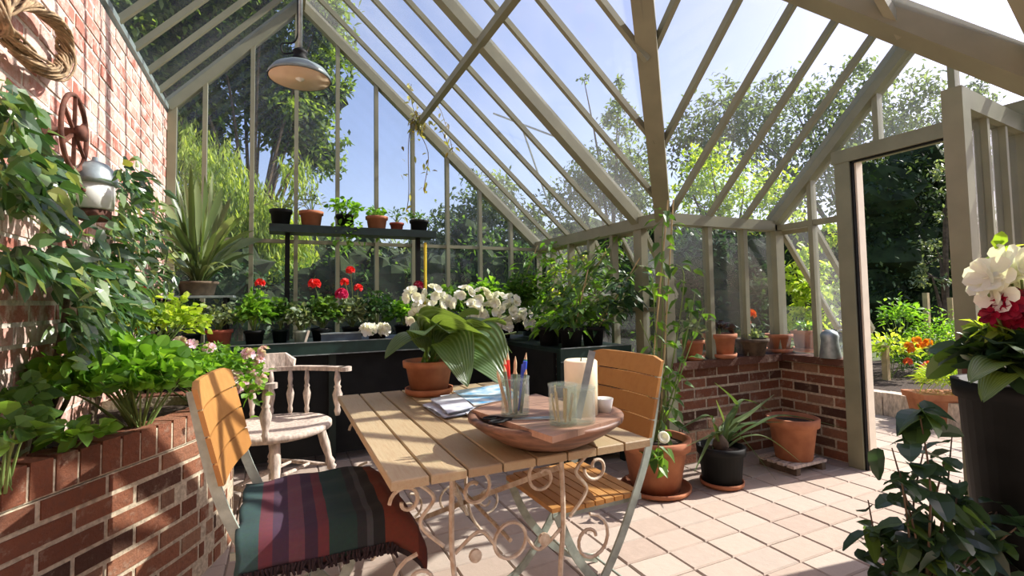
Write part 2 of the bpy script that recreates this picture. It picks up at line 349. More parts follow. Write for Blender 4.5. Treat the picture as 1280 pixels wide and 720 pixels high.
# gable end
wb = struct('wall_back')
b, mo, _, _ = brick_run([(XR+.1, YG), (XL, YG)], 0, 9, -1); b.build('brickwork', 'brick', wb); mo.build('mortar', 'mortar', wb)
wn = struct('window_1')
g = MB(); g.b2((XL, YG-.05, .68), (XR+.05, YG+.12, ZS)); g.build('sill', 'frame', wn)
xs = [-.79]+[-.57+.339*k for k in range(9)]+[XR]
for x in xs:
    g = MB(); w = .06 if x in (xs[0], xs[-1]) else .032
    g.b2((x-w/2, YG-.03, ZS), (x+w/2, YG+.03, min(zroof(x), zroof(x)))); g.build('mullion', 'frame', wn)
g = MB(); g.b2((XL, YG-.02, 1.70), (XR, YG+.02, 1.73)); g.build('transom', 'frame', wn)
for a, c in zip(xs[:-1], xs[1:]):
    pts = [(a, YG, ZS), (c, YG, ZS), (c, YG, zroof(c))]+([(XRI, YG, ZR)] if a < XRI < c else [])+[(a, YG, zroof(a))]
    g = MB(); g.slab(pts, (0, .004, 0)); g.build('pane', 'glass', wn)
# nave right glass wall (back stretch)
wr = struct('wall_right'); b, mo, _, _ = brick_run([(XR, YW), (XR, YG)], 0, 9, -1); b.build('brickwork', 'brick', wr); mo.build('mortar', 'mortar', wr)
w2 = struct('window_2')
ysn = [YG-.33*k for k in range(6)]
g = MB(); g.b2((XR-.05, YW, .68), (XR+.14, YG, ZS)); g.build('sill', 'frame', w2)
for y in ysn[:]:
    g = MB(); w = .09 if y == ysn[5] else .035; g.b2((XR-.03, y-w/2, ZS), (XR+.03, y+w/2, ZE-.04)); g.build('mullion', 'frame', w2)
g = MB(); g.b2((XR-.04, YW-.045, 0), (XR+.045, YW+.05, ZE)); g.build('corner_post', 'frame', w2)
# lower lights fixed, upper sashes swung outward
for k, (a, c) in enumerate(zip(ysn[1:]+[YW+.03], ysn)):
    g = MB(); g.slab([(XR, a, ZS), (XR, c, ZS), (XR, c, 1.1), (XR, a, 1.1)], (.004, 0, 0)); g.build('pane', 'glass', w2)
g = MB(); g.b2((XR-.02, YW, 1.085), (XR+.02, YG, 1.115)); g.build('transom', 'frame', w2)
def open_sash(nm, p, q, out, drop, parent, nbar=1):
    """top-hung glazed sash held open: p,q hinge ends, out = outward vector of the free edge"""
    p = np.array(p, float); q = np.array(q, float); o_ = np.array(out, float)+(0, 0, -drop)
    f = MB(); n_ = np.cross(q-p, o_)
    for t in [0, 1]: f.beam(p+(q-p)*t, p+(q-p)*t+o_, .04, .03, up=n_)
    f.beam(p+o_, q+o_, .05, .03, up=n_); f.beam(p, q, .04, .03, up=n_)
    s_ = f.build(nm, 'frame', parent)
    for k in range(1, nbar+1):
        t = k/(nbar+1); f = MB(); f.beam(p+(q-p)*t, p+(q-p)*t+o_, .025, .025, up=n_); f.build('glazing_bar', 'frame', s_)
    f = MB(); f.slab([p, q, q+o_, p+o_], nrm(n_)*.003); f.build('pane', 'glass', s_)
for a, c in ((3.65, 4.6), (2.99, 3.28)):
    open_sash('open_sash', (XR+.05, a, ZE-.06), (XR+.05, c, ZE-.06), (.30, 0, 0), .50, w2, 2 if c > 4 else 0)
# wing back wall
ww = struct('wall_wing'); b, mo, _, _ = brick_run([(XR+.02, YW), (XD+.1, YW)], 0, 9, 1); b.build('brickwork', 'brick', ww); mo.build('mortar', 'mortar', ww)
g = MB(); g.b2((XR, YW-.06, .675), (XD+.1, YW+.14, ZS)); g.build('brick_sill', 'brick', ww)
w3 = struct('window_3')
XM = [XR, 2.88, 3.25, XD]
for x in XM[1:3]:
    g = MB(); g.b2((x-.02, YW-.03, ZS), (x+.02, YW+.03, ZE-.03)); g.build('mullion', 'frame', w3)
g = MB(); g.b2((XD-.045, YW-.045, ZS), (XD+.045, YW+.045, ZE+.02)); g.build('corner_post', 'frame', w3)
for a, c in zip(XM[:-1], XM[1:]):
    g = MB(); g.slab([(a, YW, ZS), (c, YW, ZS), (c, YW, ZE), (a, YW, ZE)], (0, .004, 0)); g.build('pane', 'glass', w3)
# door wall
wd = struct('wall_door'); b, mo, _, _ = brick_run([(XD, YW+.1), (XD, 2.16)], 0, 9, 1, bl=.19); b.build('brickwork', 'brick', wd); mo.build('mortar', 'mortar', wd)
g = MB(); g.b2((XD-.05, 2.19, .68), (XD+.14, YW, ZS)); g.build('brick_sill', 'brick', wd)
b, mo, _, _ = brick_run([(XD, 1.09), (XD, .4)], 0, 9, 1); b.build('brickwork', 'brick', wd); mo.build('mortar', 'mortar', wd)
w4 = struct('window_4')
def zw(y): return ZWR-abs(y-YWR)
for y, z0, w in ((2.40, ZS, .035), (1.92, 2.2, .035), (1.50, 2.2, .035), (.95, ZS, .035)):
    g = MB(); g.b2((XD-.03, y-w/2, z0), (XD+.03, y+w/2, zw(y))); g.build('mullion', 'frame', w4)
g = MB(); g.b2((XD-.025, 2.15, ZE-.05), (XD+.025, YW, ZE-.01)); g.build('transom', 'frame', w4)
g = MB(); g.beam((XD, YW, ZE+.02), (XD, YWR, ZWR+.02), .10, .10, up=(1,0,0)); g.build('rake_beam', 'frame', w4)
g = MB(); g.beam((XD, YS, ZE+.02), (XD, YWR, ZWR+.02), .10, .10, up=(1,0,0)); g.build('rake_beam', 'frame', w4)
for (a, c) in ((2.40, YW), (2.17, 2.40)):
    g = MB(); g.slab([(XD, a, 1.74), (XD, c, 1.74), (XD, c, max(zw(c), 1.75)), (XD, a, zw(a))], (.004, 0, 0)); g.build('pane', 'glass', w4)
g = MB(); g.slab([(XD, 2.40, ZS), (XD, YW, ZS), (XD, YW, 1.1), (XD, 2.40, 1.1)], (.004, 0, 0)); g.build('pane', 'glass', w4)
g = MB(); g.slab([(XD, 2.17, ZS), (XD, 2.40, ZS), (XD, 2.40, 1.72), (XD, 2.17, 1.72)], (.004, 0, 0)); g.build('pane', 'glass', w4)
for a, c in ((1.92, 2.15), (1.65, 1.92), (1.5, 1.65), (1.15, 1.5)):
    g = MB(); g.slab([(XD, a, 2.2), (XD, c, 2.2), (XD, c, zw(c)), (XD, a, zw(a))], (.004, 0, 0)); g.build('pane', 'glass', w4)
open_sash('open_sash', (XD+.05, 2.42, ZE-.06), (XD+.05, YW-.03, ZE-.06), (.66, 0, 0), .80, w4, 0)
# door frame and leaf
d1 = struct('door_1')
g = MB(); g.b2((XD-.06, 2.085, 0), (XD+.06, 2.185, 2.20)); g.build('door_jamb', 'frame', d1)
g = MB(); g.b2((XD-.02, 2.06, 0), (XD+.05, 2.085, 2.12)); g.build('door_stop', 'enamel_in', d1)
g = MB(); g.b2((XD-.045, 2.072, 0), (XD-.02, 2.0855, 2.11)); g.build('gap_shade_strip', 'black', d1)  # black strip standing in for the shade in the jamb gap
g = MB(); g.b2((XD-.045, 1.19, 2.098), (XD-.02, 2.085, 2.112)); g.build('gap_shade_strip', 'black', d1)  # gap shade painted as a black strip under the door head
g = MB(); g.b2((XD-.06, 1.10, 0), (XD+.06, 1.19, 2.20)); g.build('door_jamb', 'frame', d1)
g = MB(); g.b2((XD-.065, 1.06, 2.11), (XD+.065, 2.20, 2.20)); g.build('door_head', 'frame', d1)
LA, LB = np.array((2.71, 1.135, 0)), np.array((3.58, 1.21, 0)); ld = (LB-LA)/np.linalg.norm(LB-LA); ln = np.array((-ld[1], ld[0], 0))
leaf = bpy.data.objects.new('door_leaf', None); COL.objects.link(leaf); leaf.parent = d1; leaf.location = LA
def bar(nm, t0, t1, z0, z1, th, mt='frame', par=leaf, off=0):
    g = MB(); p, q = LA+ld*t0+ln*off, LA+ld*t1+ln*off
    P = [p-ln*th/2, q-ln*th/2, q+ln*th/2, p+ln*th/2]
    g.hexa([(a[0], a[1], z0) for a in P]+[(a[0], a[1], z1) for a in P]); return g.build(nm, mt, par)
LL = np.linalg.norm(LB-LA)
bar('stile', 0, .085, .01, 2.10, .075); bar('stile', LL-.085, LL, .01, 2.10, .075)
bar('top_rail', .085, LL-.085, 2.01, 2.10, .07); bar('bottom_rail', .085, LL-.085, .01, .25, .06); bar('lower_panel', .085, LL-.085, .25, .70, .03); bar('middle_rail', .085, LL-.085, .70, .78, .06)
for k in (1, 2): bar('glazing_bar', .085+(LL-.17)*k/3-.015, .085+(LL-.17)*k/3+.015, .78, 2.01, .055)
for k in range(3): bar('pane', .085+(LL-.17)*k/3+.015, .085+(LL-.17)*(k+1)/3-.015, .78, 2.01, .004, 'glass')
bar('lock_plate', -.004, .0, .75, 1.00, .04, 'rust')
g = MB(); k_ = LA+ld*.045-ln*.07; g.lathe((k_[0], k_[1], .92), [(.008, 0), (.008, .03), (.024, .04), (.026, .055), (.012, .07)], 14, axis=-ln); g.build('door_knob', 'rust', leaf, True)

# roof
rf = struct('ceiling')
def part(nm, p, q, w, h, mt='frame', up=(0,0,1)):
    g = MB(); g.beam(p, q, w, h, up); return g.build(nm, mt, rf)
YN = [YG-.33*k for k in range(20)]       # rafter lines, front ones above the camera
VX = 1.39
def vx(y):                               # where the valley cuts the nave slope at depth y
    if YS < y < YW: t = (YW-y) if y > YWR else (y-YS); return XR-t*(XR-VX)/(YW-YWR)
    return XR
for k, y in enumerate(YN):
    if y < -1.7: break
    x1 = vx(y); big = k in (0, 5, 12); w = .075 if big else .028; h = .09 if big else .035
    part('rafter', (x1, y, zroof(x1)), (XRI, y, ZR), w, h)
    part('rafter', (XL, y, ZW), (XRI, y, ZR), .075 if k == 0 else .028, .09 if k == 0 else .035)
part('ridge_beam', (XRI, -1.7, ZR), (XRI, YG+.05, ZR), .06, .14)
part('eave_beam', (XR, YW-.05, ZE-.015), (XR, YG+.05, ZE-.015), .09, .09)
part('eave_beam', (XR-.02, YW, ZE-.015), (XD+.05, YW, ZE-.015), .09, .08)
part('eave_beam', (XR-.02, YS, ZE-.015), (XD+.05, YS, ZE-.015), .09, .08)
part('eave_beam', (XR, -1.7, ZE-.015), (XR, YS, ZE-.015), .09, .09)
part('valley_beam', (XR, YW, ZE), (VX, YWR, ZWR), .105, .10)
part('valley_beam', (XR, YS, ZE), (VX, YWR, ZWR), .105, .10)
part('ridge_beam', (VX, YWR, ZWR), (XD+.05, YWR, ZWR), .05, .13)
part('purlin', (1.17, YG, 2.87), (1.17, -1.7, 2.87), .045, .055)
for x in (3.25, 2.88, 2.51, 2.14, 1.77):
    for s in (1, -1):
        if x > XR: y0 = YW if s > 0 else YS
        else: t = (XR-x)*(YW-YWR)/(XR-VX); y0 = YW-t if s > 0 else YS+t
        part('rafter', (x, y0, zw(y0)), (x, YWR, ZWR), .03, .04)
for a, c in zip(YN[1:13], YN[:12]):
    g = MB(); ya, yc = a, c; g.slab([(vx(ya), ya, zroof(vx(ya))+.03), (vx(yc), yc, zroof(vx(yc))+.03), (XRI, yc, ZR+.03), (XRI, ya, ZR+.03)], (0, 0, .004)); g.build('pane', 'glass', rf)
    g = MB(); g.slab([(XRI, a, ZR+.03), (XRI, c, ZR+.03), (XL, c, ZW+.03), (XL, a, ZW+.03)], (0, 0, .004)); g.build('pane', 'glass', rf)
xw = [XD, 3.25, 2.88, 2.46, 2.14, 1.77, VX]
def yv(x, s): 
    t = max(0, (XR-x))*(YW-YWR)/(XR-VX); return YW-t if s > 0 else YS+t
for a, c in zip(xw[1:], xw[:-1]):
    for s in (1, -1):
        g = MB(); g.slab([(a, yv(a, s), zw(yv(a, s))+.03), (c, yv(c, s), zw(yv(c, s))+.03), (c, YWR, ZWR+.03), (a, YWR, ZWR+.03)], (0, 0, .004)); g.build('pane', 'glass', rf)
for p, q in (((1.6, 3.75, 2.75), (1.95, 3.3, 2.45)), ((1.72, 3.5, 2.62), (2.25, 3.95, 2.0))):
    g = MB(); g.tube([p, q], .008); g.build('brace_rod', 'zinc', rf)

# the raised brick planter
pp = [(-.812, 1.70), (-.76, 1.84), (-.68, 1.98), (-.58, 2.14), (-.47, 2.31), (-.37, 2.48), (-.29, 2.64), (-.235, 2.80), (-.21, 2.95), (-.235, 3.08), (-.33, 3.19), (-.48, 3.26), (-.812, 3.28)]
PT = thing('brick_planter', 'curved raised planter of red brick with an upright brick edge against the left wall', 'planter', (-.55, 2.5, 0))
b, mo, at, tot = brick_run(pp, 0, 8, 1); b.build('brickwork', 'brick', PT); mo.build('mortar', 'mortar', PT)
g = MB(); t = 0; bw = .066
while t < tot-.04:
    pa, pe = at(t+.004), at(t+.004+bw); d = pe-pa; d = d/np.linalg.norm(d); nr = np.array((d[1], -d[0]))
    j = random.uniform(-.002, .004); q = [pa+nr*j, pe+nr*j, pe-nr*.11, pa-nr*.11][::-1]
    g.hexa([(x, y, .606) for x, y in q]+[(x, y, .715+random.uniform(-.002, .003)) for x, y in q]); t += bw+.011
g.build('brick_coping', 'brick', PT)
mo = MB(); pts = [at(t) for t in np.linspace(0, tot, 40)]
for a, c in zip(pts[:-1], pts[1:]):
    d = c-a; d = d/np.linalg.norm(d); nr = np.array((d[1], -d[0])); q = [a-nr*.003, c-nr*.003, c-nr*.115, a-nr*.115][::-1]
    mo.hexa([(x, y, .60) for x, y in q]+[(x, y, .705) for x, y in q])
mo.build('coping_mortar', 'mortar', PT)
g = MB(); g.prism([(x*.9-.082, y) for x, y in pp[1:-1]]+[(-.81, 3.2), (-.81, 1.9)], .1, .66); g.build('soil', 'soil', PT)
# ---------------------------------------------------------------- furniture
def place(mb, rz, loc):
    ca, sa = math.cos(rz), math.sin(rz); Rm = np.array([[ca, -sa, 0], [sa, ca, 0], [0, 0, 1]])
    mb.v = [v@Rm.T+np.array(loc) for v in mb.v]; return mb
def bez(P, n=14):
    P = [np.array(p, float) for p in P]; out = []
    for i in range(len(P)-1):
        p0 = P[max(i-1, 0)]; p1, p2 = P[i], P[i+1]; p3 = P[min(i+2, len(P)-1)]
        for t in np.linspace(0, 1, n, endpoint=False):
            out.append(.5*((2*p1)+(-p0+p2)*t+(2*p0-5*p1+4*p2-p3)*t*t+(-p0+3*p1-3*p2+p3)*t**3))
    out.append(P[-1]); return np.array(out)

# table
TB = thing('garden_table', 'slatted wooden table on a rusty cream scrollwork iron base in the middle of the greenhouse', 'table', (.665, 1.93, 0))
tx0, tx1, ty0, ty1, tz = .25, 1.08, 1.28, 2.58, .73
g = MB(); n = 8; w = (tx1-tx0)/n
for i in range(n):
    a, c = tx0+i*w+.003, tx0+(i+1)*w-.003; e = .003
    y0, y1 = ty0+random.uniform(0, .004), ty1-random.uniform(0, .004)
    g.add([(a,y0,tz-.024),(c,y0,tz-.024),(c,y1,tz-.024),(a,y1,tz-.024),(a,y0,tz-e),(c,y0,tz-e),(c,y1,tz-e),(a,y1,tz-e),(a+e,y0+e,tz),(c-e,y0+e,tz),(c-e,y1-e,tz),(a+e,y1-e,tz)],
          [(3,2,1,0),(0,1,5,4),(1,2,6,5),(2,3,7,6),(3,0,4,7),(4,5,9,8),(5,6,10,9),(6,7,11,10),(7,4,8,11),(8,9,10,11)])
g.build('tabletop', 'table_wood', TB)
for y in (1.40, 1.93, 2.46):
    g = MB(); g.b2((tx0+.02, y-.03, tz-.047), (tx1-.02, y+.03, tz-.024)); g.build('batten', 'slat', TB)
def scroll(cx, cz, r, turns, a0, sgn=1, y=0, k=20):
    t = np.linspace(0, 1, k); rr = r*(1-.72*t); a = a0+sgn*2*PI*turns*t
    return [(cx+q*math.cos(b), y, cz+q*math.sin(b)) for q, b in zip(rr, a)]
for fy in (1.47, 2.40):
    fr = MB(); fr.b2((.36, fy-.012, .675), (.98, fy+.012, .683)); end = fr.build('leg_frame', 'cream_iron', TB)
    for s in (-1, 1):
        X = .665+s*.19
        g = MB(); g.tube(bez([(X, fy, .68), (X+s*.005, fy, .45), (X-s*.01, fy, .25), (X+s*.02, fy, .10), (X+s*.09, fy, .0)]), .0085, 6); g.build('leg', 'cream_iron', end)
        for P in (bez([(X+s*.14, fy, .67), (X+s*.06, fy, .60), (X+s*.10, fy, .53), (X+s*.03, fy, .45)]), scroll(X+s*.11, .36, .085, 1.2, PI/2, -s, fy), scroll(X+s*.10, .17, .07, 1.2, -PI/2, s, fy),
                  scroll(X-s*.07, .60, .06, 1.1, PI/2, s, fy), scroll(X-s*.085, .20, .07, 1.1, PI/2, s, fy), scroll(X+s*.14, .60, .05, 1.0, PI, s, fy)):
            g = MB(); g.tube(P, .0062, 5); g.build('scroll', 'cream_iron', end)
    g = MB(); g.tube([(.665+.055*math.cos(t), fy, .42+.055*math.sin(t)) for t in np.linspace(0, 2*PI, 20)], .006, 5)
    g.tube(bez([(.48, fy, .42), (.56, fy, .47), (.61, fy, .42)]), .006, 5); g.tube(bez([(.72, fy, .42), (.77, fy, .37), (.85, fy, .42)]), .006, 5)
    for s in (-1, 1): g.lathe((.665+s*.12, fy-.008, .40), [(.005, 0), (.020, .001), (.020, .012), (.005, .013)], 12, axis=(0, 1, 0))
    g.build('rosette', 'cream_iron', end)
for (a, c) in (((.48, 1.47, .62), (.85, 2.40, .12)), ((.85, 1.47, .62), (.48, 2.40, .12))):
    g = MB(); g.beam(a, c, .012, .018); g.build('cross_brace', 'cream_iron', TB)
g = MB(); g.tube([(.665, 1.47, .42), (.665, 2.40, .42)], .007); g.build('stretcher', 'cream_iron', TB)

def bistro_chair(label, rz, loc):
    T = thing('folding_chair', label, 'chair', loc, 'slatted folding chairs at the table')
    def fin(mb, nm, mt, par=T, sm=False): return place(mb, rz, loc).build(nm, mt, par, sm)
    g = MB()
    n = 9
    for i in range(n):
        x = -.19+.385*(i+.5)/n; hw = .205-(.018 if i in (0, n-1) else 0); g.b2((x-.0185, -hw, .440), (x+.0185, hw, .456))
    fin(g, 'seat', 'slat')
    g = MB()
    for k in range(4):                        # back slats, curved, rounded outer corners
        z0 = .642+k*.079; z1 = z0+.073; m_ = 8
        for j in range(m_):
            ya, yb = -.23+.46*j/m_, -.23+.46*(j+1)/m_
            def P(y, z, dx): return (-.222-.078*(z-.645)/.31-.02*(1-(y/.23)**2)+dx, y, z)
            ta = .014 if (j == 0 and k == 3) else 0; tb = .014 if (j == m_-1 and k == 3) else 0
            ba = .012 if (j == 0 and k == 0) else 0; bb = .012 if (j == m_-1 and k == 0) else 0
            g.hexa([P(ya, z0+ba, 0), P(yb, z0+bb, 0), P(yb, z0+bb, .014), P(ya, z0+ba, .014), P(ya, z1-ta, 0), P(yb, z1-tb, 0), P(yb, z1-tb, .014), P(ya, z1-ta, .014)], .2+.2*k)
    fin(g, 'backrest', 'slat')
    for s in (-1, 1):
        g = MB(); P = bez([(-.300, s*.205, .93), (-.236, s*.207, .645), (-.155, s*.21, .45), (-.04, s*.21, .24), (.10, s*.21, .07), (.20, s*.21, .012)], 6)
        for a, c in zip(P[:-1], P[1:]): g.beam(a, c+(c-a)*.05, .008, .031)
        fin(g, 'leg', 'green_iron')
        g = MB(); P = bez([(.175, s*.19, .435), (.09, s*.19, .26), (-.06, s*.19, .10), (-.26, s*.19, .012)], 6)
        for a, c in zip(P[:-1], P[1:]): g.beam(a, c+(c-a)*.05, .008, .031)
        fin(g, 'leg', 'green_iron')
        g = MB(); g.b2((-.20, s*.185-.004, .418), (.19, s*.185+.004, .440)); fin(g, 'seat_rail', 'green_iron')
    g = MB(); g.tube([(.18, -.21, .03), (.18, .21, .03)], .006); g.tube([(-.24, -.19, .03), (-.24, .19, .03)], .006); g.tube([(.0, -.21, .175), (.0, .21, .175)], .005); fin(g, 'stretcher', 'green_iron')
    return T
bistro_chair('bare slatted folding chair with green iron legs, half under the right of the table', PI+.02, (1.045, 1.73, 0))
bistro_chair('slatted folding chair with a striped blanket on its seat, left of the table', -.11, (.085, 1.90, 0))
# folded striped blanket
BL = thing('blanket', 'folded wool blanket in teal, purple and rust stripes lying over a chair seat', 'blanket', (.17, 1.90, 0))
def blank(z0, x0, x1, y0, y1, hang_x, hang_y, th, nm, mt, amp=.006):
    nx, ny = 40, 26; V = []; us = np.linspace(x0, x1, nx); vs = np.linspace(y0, y1, ny)
    for lay in (0, 1):
        for u in us:
            for v in vs:
                x, y, z = u, v, z0
                hx = u-.335
                if hx > 0: x = .335+hang_x*math.sin(min(hx/.1, 1)*PI/2)*.04+hx*.45; z -= hx*.85
                hy = 1.665-v
                if hy > 0: y = 1.665-min(hy, .03)-max(hy-.03, 0)*.12; z -= max(hy-.01, 0)*hang_y
                z += amp*(math.sin(u*31+v*9)+math.sin(v*37-u*13))*.7; x += amp*math.sin(v*40)*.6
                V.append((x, y, z-(0 if lay else th)))
    F = []; o = nx*ny
    for i in range(nx-1):
        for j in range(ny-1):
            a = i*ny+j; F.append((a+o, a+ny+o, a+ny+1+o, a+1+o)); F.append((a, a+1, a+ny+1, a+ny))
    for i in range(nx-1):
        F.append((i*ny, (i+1)*ny, (i+1)*ny+o, i*ny+o)); a = i*ny+ny-1; F.append((a, a+o, a+ny+o, a+ny))
    for j in range(ny-1):
        F.append((j, j+o, j+1+o, j+1)); a = (nx-1)*ny+j; F.append((a, a+1, a+1+o, a+o))
    g = MB(); g.add(V, F, .5); return g.build(nm, mt, BL, True)
blank(.518, -.115, .47, 1.56, 2.13, 1, .9, .02, 'blanket_top', 'blanket')
blank(.488, -.10, .45, 1.575, 2.12, 1, .9, .022, 'blanket_fold', 'fringe', .004)
g = MB()
for i in range(50):
    x = -.10+.45*i/50; z = .425-max(0, x-.32)*.8; g.tube([(x, 1.622, z), (x+random.uniform(-.01, .01), 1.62, z-.018), (x+random.uniform(-.012, .012), 1.622, z-.035)], .004, 4)
g.build('fringe', 'fringe', BL)

# bow-backed captain's chair
CCL = (-.035, 3.37, 0); CR = -.72
CH = thing('captains_chair', 'weathered pale wooden bow-backed armchair with turned spindles by the green staging', 'armchair', CCL)
def fin(mb, nm, sm=True):
    mb.v = [v*np.array((1.17, 1.17, 1.05)) for v in mb.v]
    return place(mb, CR, CCL).build(nm, 'grey_wood', CH, sm)
g = MB(); V = []; K = 40
prof = [(.94, .395), (1, .405), (1.0, .428), (.96, .436), (.6, .425), (.0, .420)]
def so(t):
    x, y = .25*math.cos(t), .27*math.sin(t); return (x*(1.12 if x > 0 else 1), y*(1.05 if x > 0 else 1))
for f_, z in prof:
    for k in range(K): x, y = so(2*PI*k/K); V.append((x*f_, y*f_, z))
F = [(i*K+k, i*K+(k+1) % K, (i+1)*K+(k+1) % K, (i+1)*K+k) for i in range(len(prof)-1) for k in range(K)]+[tuple(range(K))[::-1]]
g.add(V, F); fin(g, 'seat')
g = MB(); arc = [(.22, -.285), (.10, -.29)]+[(.275*math.cos(t), .285*math.sin(t)) for t in np.linspace(-PI/2-.1, -3*PI/2+.1, 24)]+[(.10, .29), (.22, .285)]
for a, c in zip(arc[:-1], arc[1:]):
    a3, c3 = np.array((*a, .715)), np.array((*c, .715)); g.beam(a3, c3+(c3-a3)*.06, .055, .026)
for s in (-1, 1): g.lathe((.225, s*.285, .702), [(.036, 0), (.036, .026)], 14)
fin(g, 'arm_bow', False)
g = MB(); tt = np.linspace(PI-1.2, PI+1.15, 14)
for i, (a, c) in enumerate(zip(tt[:-1], tt[1:])):
    h0 = .085*min(1, 3.2*math.sin(PI*(i+.7)/14.4)); p = np.array((.275*math.cos(a), .285*math.sin(a), .728)); q = np.array((.275*math.cos(c), .285*math.sin(c), .728)); n0 = nrm((p[0], p[1], 0)); n1 = nrm((q[0], q[1], 0))
    h1 = .085*min(1, 3.2*math.sin(PI*(i+1.7)/14.4)); g.hexa([p-n0*.015, q-n1*.015, q+n1*.013, p+n0*.013, p-n0*.003+(0,0,h0), q-n1*.003+(0,0,h1), q+n1*.028+(0,0,h1), p+n0*.028+(0,0,h0)])
fin(g, 'crest_rail', False)
sp_prof = [(.009, 0), (.014, .03), (.010, .05), (.018, .10), (.021, .13), (.012, .165), (.016, .175), (.010, .19), (.014, .22), (.009, .275)]
for t in list(np.linspace(-PI/2-.05, -3*PI/2+.05, 9)):
    g = MB(); g.lathe((.255*math.cos(t), .265*math.sin(t), .43), sp_prof, 10); fin(g, 'spindle')
for s in (-1, 1):
    g = MB(); g.lathe((.19, s*.265, .43), [(a*1.3, b) for a, b in sp_prof], 12); fin(g, 'spindle')
lp = [(.016, 0), (.018, .06), (.024, .10), (.016, .125), (.026, .14), (.018, .155), (.026, .17), (.017, .20), (.025, .28), (.022, .38), (.02, .41)]
for sx in (-1, 1):
    for sy in (-1, 1):
        top = np.array((sx*.15, sy*.16, .41)); foot = np.array((sx*.22, sy*.23, 0.)); ax = top-foot
        g = MB(); g.lathe(foot, [(r, z*np.linalg.norm(ax)/.41) for r, z in lp], 12, axis=ax); fin(g, 'leg')
def leg_at(sx, sy, z): u = z/.41; return np.array((sx*(.22-.07*u), sy*(.23-.07*u), z))
for sy in (-1, 1):
    a, c = leg_at(-1, sy, .15), leg_at(1, sy, .15); g = MB(); g.tube([a, (a+c)/2, c], [.008, .014, .008], 8); fin(g, 'stretcher')
for x in (-.06, .06):
    g = MB(); g.tube([(x, -.2, .15), (x, 0, .15), (x, .2, .15)], [.008, .014, .008], 8); fin(g, 'stretcher')

# staging benches
def staging(label, x0, x1, y0, y1, z, legs):
    T = thing('staging_bench', label, 'bench', ((x0+x1)/2, (y0+y1)/2, 0), 'dark green staging')
    g = MB(); g.b2((x0, y0, z-.03), (x1, y1, z)); g.build('bench_top', 'dark_green', T)
    g = MB(); g.b2((x0, y0-.02, z-.085), (x1, y0, z+.006)); g.build('fascia', 'fascia', T)
    g = MB(); g.b2((x0, y0-.024, z+.002), (x1, y0-.016, z+.009)); g.build('edge_trim', 'zinc', T)
    g = MB(); g.b2((x0, y0-.024, z-.09), (x1, y0-.016, z-.083)); g.build('edge_trim', 'zinc', T)
    for x, y in legs: g = MB(); g.b2((x-.025, y-.025, 0), (x+.025, y+.025, z-.03)); g.build('leg', 'dark_green', T)
    g = MB(); g.b2((x0+.02, y0+.06, .06), (x1-.02, y0+.08, z-.03)); g.build('front_shade_panel', 'black', T)  # black sheet added for the deep shade under the bench
    g = MB(); g.b2((x0, y0+.085, .06), (x0+.02, y1, z-.03)); g.build('end_shade_panel', 'black', T)  # black sheet for the same under-bench shade, at the end
staging('long dark green staging bench full of potted plants along the end glass', -.80, 1.72, 3.93, 4.50, .895, [(-.75, 3.98), (.35, 3.98), (1.68, 3.98), (-.75, 4.44), (1.68, 4.44)])
staging('dark green staging bench of tall pepper plants along the side glass', 1.74, 2.34, 2.98, 4.50, .84, [(1.78, 3.02), (2.30, 3.02), (1.78, 4.46), (2.30, 4.46)])
SH = thing('plant_shelf', 'narrow dark raised shelf on two posts carrying a row of small pots', 'shelf', (.57, 4.30, .9))
g = MB(); g.b2((-.09, 4.19, 1.745), (1.22, 4.42, 1.785)); g.build('shelf_board', 'dark_green', SH)
g = MB(); g.b2((-.09, 4.17, 1.74), (1.22, 4.19, 1.80)); g.build('lip', 'dark_green', SH)
for x in (.04, 1.09): g = MB(); g.b2((x-.018, 4.28, .896), (x+.018, 4.32, 1.745)); g.build('post', 'black', SH)
g = MB(); g.tube([(1.135, 4.24, .896), (1.14, 4.24, 1.70)], .013); tag(g.build('garden_stick', 'yellow'), 'thin bright yellow stick standing beside the right shelf post', 'stick')
SS = thing('corner_shelf', 'small thin pale-edged shelf in the left corner under a broad-leaved plant', 'shelf', (-.53, 4.12, .896))
g = MB(); g.b2((-.80, 3.99, 1.235), (-.31, 4.26, 1.25)); g.build('shelf_board', 'zinc', SS)
for x in (-.75, -.36):
    for y in (4.02, 4.23): g = MB(); g.b2((x-.012, y-.012, .896), (x+.012, y+.012, 1.235)); g.build('post', 'black', SS)

# hanging lamp
LC = W(375, 92, 1, 2.9)
LP = thing('pendant_lamp', 'enamelled pendant lamp with a shallow cream-lined shade hanging from the ridge', 'lamp', LC)
g = MB(); g.lathe(LC, [(.163, -.03), (.160, -.012), (.135, .022), (.09, .048), (.04, .062), (.036, .066), (.036, .061), (.088, .043), (.13, .018), (.153, -.014), (.158, -.03), (.163, -.03)], 40); g.build('lamp_shade', 'enamel', LP, True)
g = MB(); g.lathe(LC, [(.157, -.0305), (.151, -.016), (.129, .015), (.087, .040), (.035, .055), (.0, .056)], 40); g.build('shade_lining', 'lining', LP, True)
g = MB(); g.lathe(LC, [(.042, .062), (.042, .085), (.030, .10), (.038, .112), (.038, .125), (.018, .14), (.0, .142)], 20); g.build('lamp_cap', 'black', LP, True)
g = MB(); g.lathe(LC, [(.0, -.045), (.022, -.035), (.030, -.01), (.018, .03), (.014, .06)], 16); g.build('bulb', 'white_glass', LP, True)
g = MB(); g.tube([LC+(0, 0, .14), (LC[0], LC[1], 3.70)], .012, 8); g.tube([(LC[0], LC[1], 3.70), (.14, LC[1], 3.78)], .012, 8); g.build('down_rod', 'zinc', LP, True)
